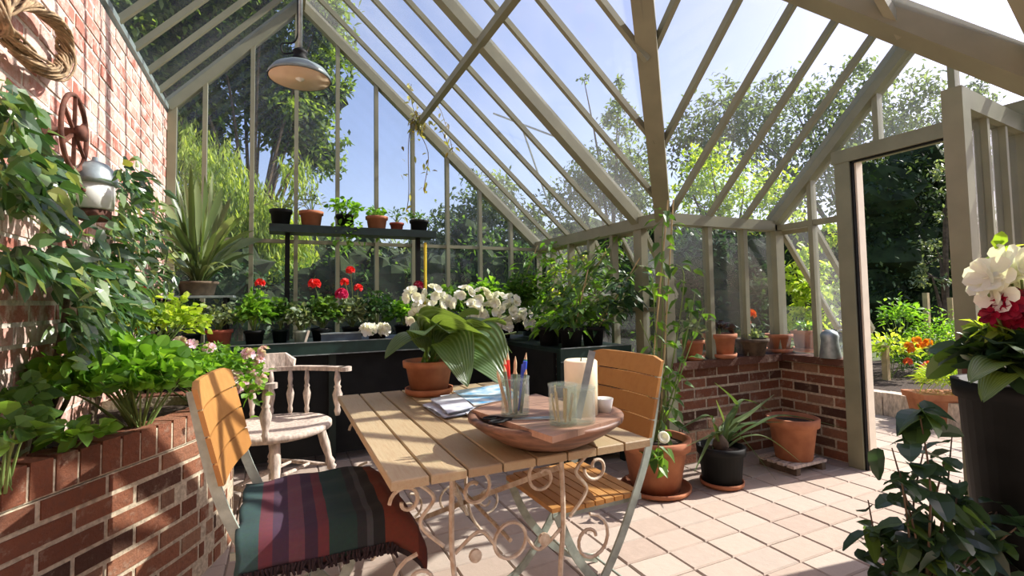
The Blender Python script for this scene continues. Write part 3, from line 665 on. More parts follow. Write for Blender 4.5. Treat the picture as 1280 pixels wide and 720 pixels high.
g = MB(); g.tube(bez([LC+(-.035, 0, .11), LC+(-.085, 0, .10), LC+(-.09, 0, .15), LC+(-.02, 0, .19), LC+(-.013, 0, .4), (LC[0]-.016, LC[1], 3.7)]), .0045, 6); g.build('cord', 'black', LP, True)

# on the brick wall
RP = bez([W(x, y, 0, XL+.055) for x, y in ((8, 42), (28, 62), (50, 82), (72, 92), (84, 76), (80, 50), (66, 26), (46, 10), (22, 2), (0, 6), (-8, 22), (8, 42))], 10)
g = MB()
for k in range(34):
    ph, rr = random.uniform(0, 2*PI), random.uniform(0, .034); tw = random.choice((2, 3, 4)); P = []
    for t in np.linspace(0, 2*PI, 50):
        r = 1+.05*math.sin(3*t+ph); pass
        a_ = tw*t+ph; q = np.array((rr*math.cos(a_), rr*math.sin(a_)*math.cos(t), rr*math.sin(a_)*math.sin(t)))
        P.append(RP[int(t/(2*PI)*(len(RP)-1))]+q)
    g.tube(P, .0048, 5, cap=False)
tag(g.build('vine_wreath', 'wicker', None, True), 'large wound wreath of dry vine stems hanging high on the brick wall', 'wreath')
PC = W(93, 166, 0, XL+.09)
PW = thing('pulley_wheel', 'rusty iron spoked wheel fixed to the brick wall above the lantern', 'wheel', PC)
g = MB(); g.tube([PC+(0, .13*math.cos(t), .145*math.sin(t)) for t in np.linspace(0, 2*PI, 36)], .009, 8, cap=False); g.build('rim', 'rust', PW, True)
for k in range(3):
    a = k*PI/3+PI/2; g = MB(); d = np.array((0, math.cos(a)*.13, math.sin(a)*.145)); g.beam(PC-d, PC+d, .009, .012, up=(1, 0, 0)); g.build('spoke', 'rust', PW)
g = MB(); g.lathe(PC-(.09, 0, 0), [(.05, 0), (.05, .012), (.018, .016), (.018, .10), (.03, .10), (.03, .125), (.0, .13)], 18, axis=(1, 0, 0)); g.build('hub', 'rust', PW, True)
g = MB(); g.tube(bez([PC+(-.06, .01, -.10), PC+(0, .03, -.19), PC+(.02, .10, -.22)]), .010); g.tube([PC+(-.085, .02, -.10), PC+(-.01, .02, -.10)], .012); g.build('bracket', 'rust', PW, True)
LN = W(118, 240, 0, XL+.12)
WL = thing('wall_lantern', 'round-topped lantern with a pale glass on the brick wall among the climber leaves', 'lantern', LN)
g = MB(); g.lathe(LN, [(.078, .03), (.078, .05), (.070, .085), (.045, .115), (.012, .13), (.010, .145), (.0, .146)], 28); g.build('lantern_cap', 'zinc', WL, True)
g = MB(); g.lathe(LN, [(.055, -.075), (.066, -.07), (.070, -.02), (.068, .03)], 28); g.build('glass_shade', 'white_glass', WL, True)
g = MB(); g.lathe(LN, [(.045, -.12), (.058, -.115), (.058, -.08), (.045, -.075)], 24); g.build('lantern_base', 'rust', WL, True)
g = MB(); g.tube([LN+(-.12, 0, -.10), LN+(0, 0, -.10)], .012); g.build('bracket', 'rust', WL, True)

# ---------------------------------------------------------------- things on the table
BC = np.array((.765, 1.41, tz)); BR = .245
BW = thing('wooden_bowl', 'wide dark wooden bowl with one pointed corner full of jars on the table', 'bowl', BC)
th_c = math.atan2(-.275, -.138); RC = BR+.002; beta = math.acos(BR/RC)
def rout(t):
    d = abs((t-th_c+PI) % (2*PI)-PI); return BR/math.cos(beta-d) if d < beta else BR
K = 72; prof = [(.10, .001, 0), (.115, .001, 0), (.16, .022, .1), (.20, .046, .5), (.245, .080, 1), (.246, .092, 1), (.222, .092, 1), (.19, .062, .6), (.15, .034, .2), (.09, .018, 0), (0, .016, 0)]
V = []
for r, z, bl in prof:
    for k in range(K):
        t = 2*PI*k/K; q = r*(1+(rout(t)/BR-1)*bl); V.append((BC[0]+q*math.cos(t), BC[1]+q*math.sin(t), BC[2]+z))
g = MB(); g.add(V, [(i*K+k, i*K+(k+1) % K, (i+1)*K+(k+1) % K, (i+1)*K+k) for i in range(len(prof)-1) for k in range(K)]+[tuple(range(K))[::-1]])
o = g.build('bowl_body', 'bowl', BW, True)
def jar(label, c, r, h, nm='glass_jar', grp=None):
    T = thing(nm, label, 'jar', c, grp)
    g = MB(); g.lathe(c, [(0, .001), (r*.95, .001), (r, .006), (r, h), (r-.003, h), (r-.003, .008), (0, .007)], 28); g.build('glass_body', 'jar', T, True)
    g = MB(); g.lathe(c, [(r-.003, h-.004), (r+.002, h-.003), (r+.002, h+.003), (r-.003, h+.003)], 28); g.build('rim', 'jar', T, True); return T
BQ = [W(x, y, 2, tz+.100) for x, y in ((590, 512), (690, 546), (776, 522), (670, 492))]
g = MB(); n_ = 3
for i in range(n_):
    a, b_ = i/n_+.002, (i+1)/n_-.002; P = [BQ[0]*(1-a)+BQ[3]*a, BQ[1]*(1-a)+BQ[2]*a, BQ[1]*(1-b_)+BQ[2]*b_, BQ[0]*(1-b_)+BQ[3]*b_]; g.slab(P[::-1], (0, 0, -.017))
tag(g.build('wooden_board', mat('reddish_board', (.34,.20,.13), .55, var=.4, scale=8, stretch=(1, 5, 1))), 'square reddish wooden board laid across the bowl under the jars, one corner pointing forward', 'board')
zb = tz+.1005
def onz(px, py, z): return W(px, py, 2, z)
J1 = onz(644, 519, zb); jar('tall clear glass jar full of pencils and pens standing on the board', J1, .044, .115)
J2 = onz(704, 530, zb); jar('small ribbed clear glass jar in front of the candle in the bowl', J2, .040, .11)
J3 = onz(726, 528, zb); jar('squat clear glass holding a grey blade beside the candle', J3, .042, .10)
pens = [('red', 'pencil', -.018, .010, .22, .06), ('blue', 'pen', .022, -.012, .19, .05), ('blue', 'pen', .026, .012, .175, .09), ('teal', 'pencil', .030, .02, .215, .22), ('lead', 'pencil', -.026, -.012, .18, -.12), ('tan', 'pencil', .006, .02, .205, .10), ('lead', 'pencil', -.006, -.024, .17, -.03), ('tan', 'pencil', -.03, .012, .16, -.2), ('teal', 'pencil', .0, .0, .165, .0), ('lead', 'pencil', .014, -.026, .165, .1), ('red', 'pencil', -.012, .026, .2, -.06)]
words_ = {'red': 'red', 'blue': 'blue', 'teal': 'dark green', 'lead': 'dull green', 'tan': 'plain wooden'}
lab = ['red pencil nearest the middle of the pencil jar', 'blue capped pen at the front of the pencil jar', 'blue capped pen at the right rim of the pencil jar', 'dark green pencil leaning far right in the pencil jar', 'dull green pencil leaning left in the pencil jar',
       'plain wooden pencil standing tallest at the back of the jar', 'dull green short pencil at the front of the jar', 'plain wooden pencil leaning against the left rim of the jar', 'dark green pencil upright in the centre of the jar', 'dull green pencil leaning right at the front of the jar', 'red pencil leaning left at the back of the jar']
for (c_, kd, dx, dy, h, lean), lb in zip(pens, lab):
    h *= .86
    b0 = J1+(dx*.7, dy*.7, .010); top = J1+(dx*1.2+lean*.08, dy*1.2, h); d = top-b0
    T = thing(kd, lb, kd, b0, 'pencils and pens in the jar')
    g = MB(); g.tube([b0, b0+d*.88], .0052, 6); g.build('barrel', 'pen_'+c_, T)
    g = MB()
    if kd == 'pen': g.tube([b0+d*.72, b0+d], .0068, 8); g.build('cap', 'pen_blue', T)
    else: g.tube([b0+d*.88, b0+d], [.0052, .0008], 6); g.build('tip', 'pen_tan', T)
g = MB(); g.beam(J3+(-.010, 0, .012), J3+(.045, .0, .20), .020, .003, up=(-.3, -1, 0)); tag(g.build('palette_knife', 'zinc'), 'flat grey metal blade standing in the squat glass', 'knife')
g = MB()
for k in range(7): a = k*.9; g.tube([J2+(.02*math.cos(a), .02*math.sin(a), .010), J2+(.032*math.cos(a), .032*math.sin(a), .085+.01*(k % 3))], .003, 5)
tag(g.build('brush_bundle', 'cane'), 'loose bundle of pale sticks in the small glass jar', 'sticks')
C0 = onz(727, 517, zb); CD = thing('pillar_candle', 'thick cream pillar candle standing at the back of the bowl', 'candle', C0)
g = MB(); g.lathe(C0, [(.0, .0), (.050, .0), (.051, .160), (.046, .165), (.036, .157), (0, .152)], 32); g.build('wax', 'wax', CD, True)
g = MB(); g.tube([C0+(0, 0, .15), C0+(.003, 0, .17)], .0018, 5); g.build('wick', 'black', CD)
S0 = onz(755, 514, zb); g = MB(); g.lathe(S0, [(.0, .0), (.022, .0), (.030, .040), (.028, .041), (.021, .006), (0, .005)], 24); tag(g.build('white_dish', 'white_glass', None, True), 'small white cup right of the pillar candle in the bowl', 'cup')
q = onz(640, 529, zb-.010); SCI = thing('pruning_scissors', 'dark metal scissors lying on the left rim of the bowl', 'scissors', q)
for s in (-1, 1):
    g = MB(); g.beam(q+(0, 0, .012), q+(.12, s*.012-.045, .012), .012, .003); g.build('blade', 'zinc', SCI)
    g = MB(); cc = q+(-.05, s*.024+.02, .012); g.tube([cc+(.022*math.cos(t), .013*math.sin(t), 0) for t in np.linspace(0, 2*PI, 16)], .0035, 6); g.tube([cc+(.02, 0, 0), q+(0, 0, .012)], .004); g.build('handle', 'black', SCI)
def sheet(nm, label, cat, pts, z, th, mt, inner=None):
    P = [W(x, y, 2, z) for x, y in pts]; T = thing(nm, label, cat, P[0])
    g = MB(); g.slab([p+(0, 0, 0) for p in P], (0, 0, th)); g.build('cover', mt, T)
    c = sum(P)/4; g = MB(); g.slab([c+(p-c)*.985 for p in P], (0, 0, -.006)) ; g.build('page_block', 'enamel_in', T)
sheet('magazine', 'magazine with a blue and white cover lying behind the pencil jar', 'magazine', [(566, 489), (628, 480), (650, 497), (592, 506)], tz+.028, .0015, 'blue_cover')
sheet('magazine', 'pale open paper booklet lying under the blue magazine', 'magazine', [(550, 495), (590, 489), (640, 512), (585, 518)], tz+.014, .0015, 'paper')
for k, (pts, lb) in enumerate([([(528, 508), (566, 500), (600, 517), (556, 524)], 'lowest grey folded newspaper at the left of the bowl'), ([(538, 501), (570, 495), (592, 512), (560, 519)], 'upper grey folded newspaper at the left of the bowl')]):
    P = [W(x, y, 2, tz+.004+.016*k) for x, y in pts]; T = thing('newspaper', lb, 'newspaper', P[0], 'newspapers')
    for j in range(3):
        g = MB(); n_ = 9; V = []; F = []
        for i in range(n_+1):
            u = i/n_; a = P[0]*(1-u)+P[3]*u; b_ = P[1]*(1-u)+P[2]*u; dz = j*.004+.004*math.sin(u*7+j*2); V += [a+(0, 0, dz), b_+(0, 0, dz+.002), a+(0, 0, dz+.002), b_+(0, 0, dz+.004)]
        for i in range(n_):
            k4 = i*4; F += [(k4, k4+4, k4+5, k4+1), (k4+2, k4+3, k4+7, k4+6)]
        g.add(V, F); g.build('sheet', 'paper', T)
# watering can / metal lantern on the sill
CN = np.array((XD-.02, 2.30, ZS)); CA = thing('metal_can', 'small grey galvanised can standing on the brick sill beside the door frame', 'can', CN)
g = MB(); g.lathe(CN, [(0, .0), (.066, .0), (.070, .01), (.055, .125), (.060, .16), (.050, .185), (.018, .205), (0, .206)], 24); g.build('can_body', 'zinc', CA, True)
g = MB(); g.tube(bez([CN+(.045, -.02, .18), CN+(.075, -.04, .20), CN+(.105, -.05, .14), CN+(.066, -.03, .06)]), .005); g.build('handle', 'zinc', CA, True)
# pallet under the pot
PL = thing('wooden_plant_stand', 'low wooden slatted stand on the paving under a terracotta pot', 'stand', (3.22, 2.36, 0))
for k in range(4): g = MB(); g.box((3.22, 2.36-.11+.073*k, .055), (.34, .05, .018), .0); g.build('slat', 'grey_wood', PL)
for s in (-1, 1): g = MB(); g.box((3.22+s*.13, 2.36, .023), (.04, .28, .046)); g.build('bearer', 'bark', PL)
# ---------------------------------------------------------------- plants
def pot_parts(T, c, rt, rb, h, mt, saucer=None, square=False, rim=True):
    c = np.array(c, float); rm = rt*1.0; seg = 4 if square else 32
    P = [(0, 0), (rb, 0), (rb+(rt*.94-rb)*.8, h*.8)]+([(rm, h*.8), (rm*1.02, h*.99), (rm*.98, h)] if rim else [(rm, h)])+[(rm*.88, h), (rm*.86, h*.86), (0, h*.86)]
    z0 = .012 if saucer else 0
    g = MB(); g.lathe(c+(0, 0, z0), P, seg); g.build('pot', mt, T, not square)
    g = MB(); g.lathe(c+(0, 0, z0), [(0, h*.865), (rm*.87, h*.865), (rm*.5, h*.90), (0, h*.91)], seg); g.build('soil', 'soil', T)
    if saucer: s_, sm = saucer; g = MB(); g.lathe(c, [(0, 0), (s_*.85, 0), (s_, .012), (s_*1.02, .034), (s_*.96, .034), (s_*.93, .012), (0, .010)], 32); g.build('saucer', sm, T, True)
    return c+(0, 0, z0+h*.88)
def foliage(T, c, rad, n, L, w, mt, prof='oval', base=None, nst=14, droop=.3, flat=.2, name='foliage', stem='stem', rnd=None, upb=.25, roll=.9, stem_mt='stem'):
    c = np.array(c, float); rad = np.array(rad, float); D = sph(n); D[:, 2] = np.where(D[:, 2] < -flat, -D[:, 2]*.6, D[:, 2])
    P = c+D*rad*(RNG.random((n, 1))**.45); dd = D*np.array((1, 1, .6))+RNG.normal(0, .45, (n, 3))+np.array((0, 0, upb))
    g = MB(); g.leaves(P, dd, L*RNG.uniform(.6, 1.15, n), w*RNG.uniform(.7, 1.1, n), prof, droop, rnd=rnd, roll=roll); o = g.build(name, mt, T)
    if stem and base is not None:
        g = MB(); b = np.array(base, float)
        for i in RNG.choice(n, min(nst, n), replace=False):
            m_ = b*.45+P[i]*.55; m_[2] = b[2]+(P[i][2]-b[2])*.65; g.tube(bez([b+RNG.normal(0, .01, 3)*(1, 1, 0), m_, P[i]], 4), [.004]*4+[.003]*4+[.002], 5)
        g.build(stem, stem_mt, T)
    return P
def head(T, c, R, n, pl, mt, nm='flower', npet=5, cup=.5):
    """a round flower head of n small open florets, each with its petals"""
    g = MB(); c = np.array(c, float); D = sph(n); D[:, 2] = np.abs(D[:, 2])*.9-.25; D /= np.linalg.norm(D, axis=1, keepdims=True)
    for d in D:
        p = c+d*R; a = nrm(np.cross(d, (.3, .2, .9))); b = np.cross(d, a); ph = random.random()*6
        dirs = [a*math.cos(ph+2*PI*k/npet)+b*math.sin(ph+2*PI*k/npet)+d*cup for k in range(npet)]
        g.leaves([p]*npet, dirs, pl, pl*.75, 'petal', .05, .15, roll=.1, up=d)
    return g.build(nm, mt, T)
def straps(T, c, n, L, w, mt, droop=.7, spread=.6, prof='strap', name='blade', r0=.02, lens=(.6, 1.1)):
    g = MB(); a = RNG.uniform(0, 2*PI, n); sp = RNG.uniform(.15, 1, n)*spread
    D = np.stack([np.cos(a)*sp, np.sin(a)*sp, np.ones(n)], 1); D /= np.linalg.norm(D, axis=1, keepdims=True)
    P = np.array(c, float)+np.stack([np.cos(a), np.sin(a), np.zeros(n)], 1)*r0
    g.leaves(P, D, L*RNG.uniform(*lens, n), w, prof, droop, .3, roll=.15); return g.build(name, mt, T, True)

# --- shelf pots
for px, r, h, pm, fm, lb, sp_ in (
    (351, .075, .11, 'black', 'lf_grey', 'small black pot of wispy green seedlings, first on the raised shelf', (.10, .10, .07, 60, .05, .02)),
    (389, .083, .11, 'terra', 'lf_grey', 'terracotta pot of feathery grey-green plant, second on the raised shelf', (.10, .10, .13, 70, .06, .014)),
    (432, .070, .10, 'black', 'lf_bright', 'dark pot of pale trailing ivy spilling over the shelf edge', (.14, .10, .10, 130, .05, .04)),
    (471, .083, .10, 'terra', 'lf_bright', 'terracotta pot with a low leafy plant right of the trailing ivy', (.09, .08, .06, 60, .05, .035)),
    (496, .055, .065, 'terra_red', 'lf_mid', 'low terracotta pot of fine upright green on the raised shelf', (.08, .07, .10, 60, .05, .014)),
    (524, .075, .09, 'black', 'lf_mid', 'black bowl with spreading green sprigs at the right end of the shelf', (.12, .09, .06, 60, .05, .02))):
    r *= 1.12; h *= 1.3; c = W(px, 285, 1, 4.30); c[2] = 1.786; T = thing('potted_plant', lb, 'plant', c, 'pots on the raised shelf')
    t = pot_parts(T, c, r, r*.72, h, pm); foliage(T, t+(0, 0, sp_[2]*.6), sp_[:3], sp_[3], sp_[4], sp_[5], fm, base=t, nst=8)
    if px == 432:
        g = MB(); n = 70; P = t+np.stack([RNG.normal(0, .09, n), np.full(n, -.085)+RNG.normal(0, .02, n), RNG.uniform(-.24, .05, n)], 1); g.leaves(P, np.array((0, -.6, -.5))+RNG.normal(0, .5, (n, 3)), .045, .04); g.build('trailing_shoots', 'lf_bright', T)

# --- broad strap-leaved plant in the corner
c = W(247, 362, 1, 4.12); c[2] = 1.251
T = thing('strap_leaved_plant', 'large upright plant with long broad paddle leaves on the corner shelf', 'plant', c)
t = pot_parts(T, c, .13, .10, .10, 'bark')
g = MB()
tips = [(215, 192), (190, 215), (238, 190), (256, 205), (268, 192), (296, 215), (326, 224), (303, 242), (345, 250), (350, 268), (330, 262), (200, 250), (182, 262), (210, 300), (335, 298), (280, 230), (225, 240), (310, 285), (172, 225),
        (205, 210), (228, 205), (248, 225), (276, 250), (290, 265), (195, 285), (212, 265), (262, 235), (315, 300), (300, 255), (235, 260), (180, 300), (285, 205), (320, 270), (245, 215)]
for k, (px, py) in enumerate(tips):
    e = W(px, py, 1, 4.12+RNG.uniform(-.45, .35)); b = t+RNG.normal(0, .03, 3)*(1, 1, 0); L = np.linalg.norm(e-b); dr = .06+.34*min(1, abs(px-247)/90)
    d = (e-b)/L+np.array((0, 0, dr)); g.leaves([b], [d], L, RNG.uniform(.05, .075) if k % 2 else .038, 'paddle' if k % 2 else 'strap', dr, .35, roll=.6, up=(0, -1, .5))
g.build('leaves', 'lf_strap', T, True)['kind'] = 'stuff'
straps(T, t, 26, .55, .028, 'lf_strap', .6, .9, name='basal_leaves')

# --- pots on the long bench
bench = [  # px, Y, pot r/h/mat, radii, n, L, w, leaf, label
 (206, 4.05, .07, .10, 'black', (.10, .10, .12), 130, .05, .030, 'lf_lime', 'black pot of yellowish small-leaved plant at the left end of the long bench'),
 (240, 4.05, .06, .10, 'dark_green', (.09, .09, .13), 130, .045, .03, 'lf_mid', 'green pot of fine leaves left of the red pot on the long bench'),
 (274, 4.02, .085, .115, 'terra_red', (.13, .11, .12), 150, .05, .03, 'lf_grey', 'red-pink pot of sprawling grey-green plant on the long bench'),
 (318, 4.04, .07, .10, 'black', (.10, .10, .17), 170, .06, .045, 'lf_bright', 'black pot of bright leafy bush right of the red pot'),
 (350, 4.10, .06, .10, 'dark_green', (.09, .10, .14), 130, .055, .045, 'lf_mid', 'dark green pot of leafy plant behind the white plant label'),
 (376, 4.01, .055, .09, 'green_iron', (.09, .09, .12), 110, .055, .045, 'lf_grey', 'pale green pot of variegated leaves on the long bench'),
 (402, 4.08, .08, .10, 'black', (.12, .11, .15), 160, .06, .05, 'lf_mid', 'black pot of geranium with a scarlet flower head'),
 (440, 4.14, .08, .10, 'black', (.13, .11, .14), 170, .06, .055, 'lf_grey', 'black pot of pale-leaved geranium with red and magenta flower heads'),
 (472, 4.10, .08, .10, 'black', (.12, .11, .18), 160, .05, .035, 'lf_dark', 'black pot of dark-leaved shrubby plant behind the white petals'),
 (505, 4.16, .08, .10, 'black', (.12, .11, .13), 150, .06, .05, 'lf_bright', 'black pot of green leaves under the yellow stick'),
 (560, 4.2, .09, .12, 'black', (.16, .12, .18), 200, .07, .05, 'lf_mid', 'black pot of bushy green plant behind the white flowers'),
 (610, 4.2, .09, .12, 'black', (.18, .12, .22), 230, .08, .05, 'lf_bright', 'black pot of yellow-green bush behind the white flowers'),
 (655, 4.2, .09, .12, 'black', (.16, .12, .26), 230, .07, .05, 'lf_mid', 'black pot of tall green bush at the right end of the long bench')]
BT = {}
for px, Y, r, h, pm, rad, n, L, w, fm, lb in bench:
    c = W(px, 420, 1, Y); c[2] = .8965; T = thing('potted_plant', lb, 'plant', c, 'pots on the long bench'); BT[px] = (T, c)
    rad = (rad[0]*1.15, rad[1]*1.1, rad[2]*1.1); t = pot_parts(T, c, r, r*.75, h, pm); foliage(T, t+(0, 0, rad[2]*.6), rad, int(n*2.1), L*.95, w*.95, fm, base=t, nst=10)
def stalked(T, c, px, py, Y, R, n, pl, mt, lbl=None):
    p = W(px, py, 1, Y); b = np.array(c)+(0, 0, .1); o = head(T, p, R, n, pl, mt)
    if lbl: o['label'] = lbl
    g = MB(); g.tube(bez([b, (b+p)/2+(.01, 0, .03), p], 4), .003, 5); g.build('flower_stalk', 'stem', T)
T, c = BT[402]; stalked(T, c, 393, 355, 4.02, .030, 22, .026, 'p_red', 'scarlet flower head')
T, c = BT[440]
stalked(T, c, 427, 368, 4.0, .032, 24, .028, 'p_magenta', 'magenta flower head'); stalked(T, c, 438, 338, 4.12, .022, 16, .022, 'p_red'); stalked(T, c, 448, 360, 4.02, .020, 16, .022, 'p_red'); stalked(T, c, 431, 353, 4.08, .020, 14, .022, 'p_red')
T, c = BT[505]; stalked(T, c, 523, 357, 4.1, .028, 20, .024, 'p_crimson', 'dark red flower head')
T, c = BT[318]; stalked(T, c, 325, 354, 4.15, .022, 12, .022, 'p_red')
# slate-coloured tray with pale fallen blossoms, white plant label
c = W(429, 421, 1, 4.0); c[2] = .8965
T = thing('seed_tray', 'dark slate-blue rectangular tray on the bench beneath the magenta geranium', 'tray', c)
g = MB(); g.b2(c+(-.16, -.05, 0), c+(.13, .06, .055)); g.build('tray_body', mat('slate_plastic', (.07,.10,.13), .4, var=.3), T)
g = MB(); g.b2(c+(-.165, -.055, .055), c+(.135, .065, .062)); g.build('rim', 'zinc', T)
c = W(384, 412, 1, 3.95); g = MB(); g.beam((c[0]-.012, 3.95, .90), (c[0]+.012, 3.95, .985), .016, .002, up=(0, 1, 0)); tag(g.build('plant_label', 'enamel_in'), 'white plastic plant label standing upright among the bench pots', 'label')
c = W(468, 421, 1, 3.97); c[2] = .8965
T = thing('potted_plant', 'low pot of fallen-looking white blossoms at the front edge of the bench', 'plant', c, 'white-flowered pots')
t = pot_parts(T, c, .05, .04, .05, 'black'); foliage(T, t+(0, 0, .02), (.06, .05, .03), 30, .05, .03, 'lf_mid', base=t, nst=4)
for dx, dz in ((-.06, .03), (0, .025), (.06, .03)): head(T, t+(dx, -.03, dz), .03, 9, .045, 'p_white')

# --- the bank of white flowers
hd = [[(518, 372), (528, 385), (520, 398), (540, 370), (545, 388), (556, 378), (536, 404)], [(580, 370), (590, 385), (604, 372), (612, 390), (598, 398), (625, 378), (620, 401)], [(636, 390), (645, 405), (655, 398), (668, 404), (676, 410), (640, 380), (632, 408)]]
for (px, lb), hs in zip(((535, 'leftmost of the white-flowered geraniums massed behind the table plant'), (600, 'middle one of the massed white-flowered geraniums, above the large leaf'), (655, 'rightmost of the massed white-flowered geraniums, in a dark trough')), hd):
    c = W(px, 425, 1, 3.72); c[2] = .896; c = np.array((c[0], 4.02, .8965)); T = thing('white_geranium', lb, 'flower', c, 'white geraniums')
    t = pot_parts(T, c, .10, .08, .11, 'black'); f0 = W(px, 400, 1, 3.92); foliage(T, f0, (.17, .12, .09), 140, .07, .06, 'lf_mid', base=t, nst=12)
    for hx, hy in hs:
        p = W(hx, hy, 1, 3.80+random.uniform(-.05, .06)); head(T, p+RNG.normal(0, .006, 3), .052, 8, .050, 'p_white', cup=.75, npet=6)
        g = MB(); g.tube(bez([t, (t+p)/2+(0, .02, .02), p], 4), .003, 5); g.build('flower_stalk', 'stem', T)

# --- big-leaved plant on the table
c = np.array((.66, 2.40, tz)); TP = thing('table_plant', 'potted plant with very large arching ribbed leaves on the far end of the table', 'plant', c)
t = pot_parts(TP, c, .125, .088, .155, 'terra', (.115, 'terra'))
def vein_material():
    mt, nt, N, L = nodes('ribbed_leaf'); out = N.new('ShaderNodeOutputMaterial'); b = N.new('ShaderNodeBsdfPrincipled'); tr = N.new('ShaderNodeBsdfTranslucent'); ms = N.new('ShaderNodeMixShader')
    a = N.new('ShaderNodeAttribute'); a.attribute_name = 'rib'; w = N.new('ShaderNodeMath'); w.operation = 'SINE'; sc = N.new('ShaderNodeMath'); sc.operation = 'MULTIPLY'; sc.inputs[1].default_value = 38
    L.new(a.outputs['Fac'], sc.inputs[0]); L.new(sc.outputs[0], w.inputs[0])
    r = ramp(N, [(.0, (.03, .075, .025)), (.55, (.05, .11, .035)), (.95, (.15, .22, .10))]); mr = N.new('ShaderNodeMapRange'); mr.inputs[1].default_value = -1; L.new(w.outputs[0], mr.inputs[0]); L.new(mr.outputs[0], r.inputs[0])
    L.new(r.outputs[0], b.inputs['Base Color']); b.inputs['Roughness'].default_value = .35; tr.inputs[0].default_value = (.25, .36, .04, 1); ms.inputs[0].default_value = .35
    L.new(b.outputs[0], ms.inputs[1]); L.new(tr.outputs[0], ms.inputs[2]); L.new(ms.outputs[0], out.inputs[0])
    bp = N.new('ShaderNodeBump'); bp.inputs['Strength'].default_value = .4; bp.inputs['Distance'].default_value = .01; L.new(mr.outputs[0], bp.inputs['Height']); L.new(bp.outputs[0], b.inputs['Normal']); return mt
M['rib'] = vein_material()
def big_leaf(T, b, e, w, arch, roll=0, nm='leaf'):
    """one arching broad blade from b to e"""
    b, e = np.array(b, float), np.array(e, float); n = 18; k = 8; d = e-b; L = np.linalg.norm(d); sd = nrm(np.cross(d, (0, 0, 1.))); V = []; rib = []
    up = nrm(np.cross(sd, d)); sd = sd*math.cos(roll)+up*math.sin(roll)
    if up[2] < 0: up = -up
    for i in range(n+1):
        t = i/n; p = b+d*t+up*arch*L*4*t*(1-t)*(1-.2*t)
        ww = w*(.10+.9*max(0, math.sin(PI*max(0, (t-.22)/.78))**.75) if t > .22 else .06)*(1-.15*t)
        if i == n: ww = .004
        for j in range(k+1):
            s = j/k*2-1; V.append(p+sd*s*ww/2+up*(abs(s)*ww*.22-.02*L*s*s)); rib.append(abs(s)*.9+t*.45)
    F = [(i*(k+1)+j, i*(k+1)+j+1, (i+1)*(k+1)+j+1, (i+1)*(k+1)+j) for i in range(n) for j in range(k)]
    g = MB(); g.add(V, F, .5); o = g.build(nm, 'rib', T, True)
    at = o.data.attributes.new('rib', 'FLOAT', 'POINT'); at.data.foreach_set('value', np.array(rib, np.float32)); return o
for tip, Y, w_, ar, ro in (((481, 447), 2.25, .16, .34, .1), ((636, 482), 2.05, .30, .30, -.7), ((640, 440), 2.25, .24, .35, .3), ((585, 482), 2.02, .22, .42, -.5), ((520, 402), 2.5, .20, .16, .3), ((632, 405), 2.6, .22, .18, 0), ((598, 392), 2.6, .24, .16, .3), ((556, 386), 2.3, .22, .14, -.5),
                         ((560, 415), 2.1, .24, .26, .5), ((610, 420), 2.05, .26, .22, .4), ((530, 418), 2.1, .20, .25, -.3), ((500, 425), 2.6, .14, .2, 0), ((590, 405), 2.2, .26, .2, .9)):
    big_leaf(TP, t+RNG.normal(0, .02, 3)*(1, 1, 0), W(*tip, 1, Y), w_, ar, ro)
for tip in ((632, 395), (645, 415)):
    p = W(*tip, 1, 2.5); g = MB(); g.tube(bez([t, (t+p)/2+(.02, 0, .03), p], 5), .004, 5); g.build('flower_stalk', 'stem', TP)

# --- planter plants
def soil_at(px, py, Y, z=.66): c = W(px, py, 1, Y); c[2] = z; return c
c = np.array((-.50, 2.42, .655)); T = thing('leafy_geranium', 'big bright green round-leaved plant at the front of the brick planter', 'plant', c)
f0 = W(145, 482, 1, 2.36); foliage(T, f0, (.25, .22, .19), 1300, .050, .056, 'lf_bright', 'round', base=c, nst=26, droop=.15, flat=.02, roll=1.3)
c = np.array((-.34, 2.92, .655)); T = thing('pink_flowered_plant', 'mounded small-leaved plant with pale pink flowers spilling over the planter end', 'plant', c)
f0 = W(250, 462, 1, 2.85); foliage(T, f0, (.26, .24, .12), 1000, .038, .028, 'lf_bright', base=c, nst=26)
g = MB(); n = 130; P = W(312, 470, 1, 2.85)+RNG.normal(0, 1, (n, 3))*(.035, .08, .06); g.leaves(P, RNG.normal(0, 1, (n, 3))+np.array((.3, -.3, .3)), .045, .03); g.build('trailing_shoots', 'lf_bright', T)
for px, py in ((303, 455), (315, 468), (322, 450), (330, 440), (305, 485), (318, 484), (296, 470), (326, 475), (310, 443), (240, 432), (262, 436), (225, 428)):
    head(T, W(px, py, 1, 2.80+random.uniform(-.1, .1)), .018, 7, .022, 'p_pink')
c = np.array((-.68, 2.98, .655)); T = thing('planter_shrub', 'fine-leaved green shrub with tiny red berries rising beside the wall in the planter', 'shrub', c)
foliage(T, W(205, 408, 1, 3.02), (.20, .20, .17), 420, .05, .032, 'lf_lime', base=c, nst=16)
for px, py in ((180, 360), (228, 424), (172, 410)):
    g = MB(); p = W(px, py, 1, 2.95); g.lathe(p, [(0, -.012), (.011, -.006), (.012, .004), (0, .012)], 10); g.build('berry', 'p_red', T, True)
c = np.array((-.72, 1.93, .655)); T = thing('planter_seedling', 'low leafy plant spilling at the near left corner of the planter', 'plant', c)
foliage(T, W(10, 545, 1, 1.86), (.09, .12, .09), 80, .07, .06, 'lf_mid', base=c, nst=10)
c = np.array((-.66, 2.14, .655)); T = thing('planter_seedling', 'pale green seedling between the bare earth and the round-leaved plant', 'plant', c)
foliage(T, W(92, 545, 1, 2.12), (.10, .07, .035), 45, .06, .045, 'lf_bright', base=c, nst=6)
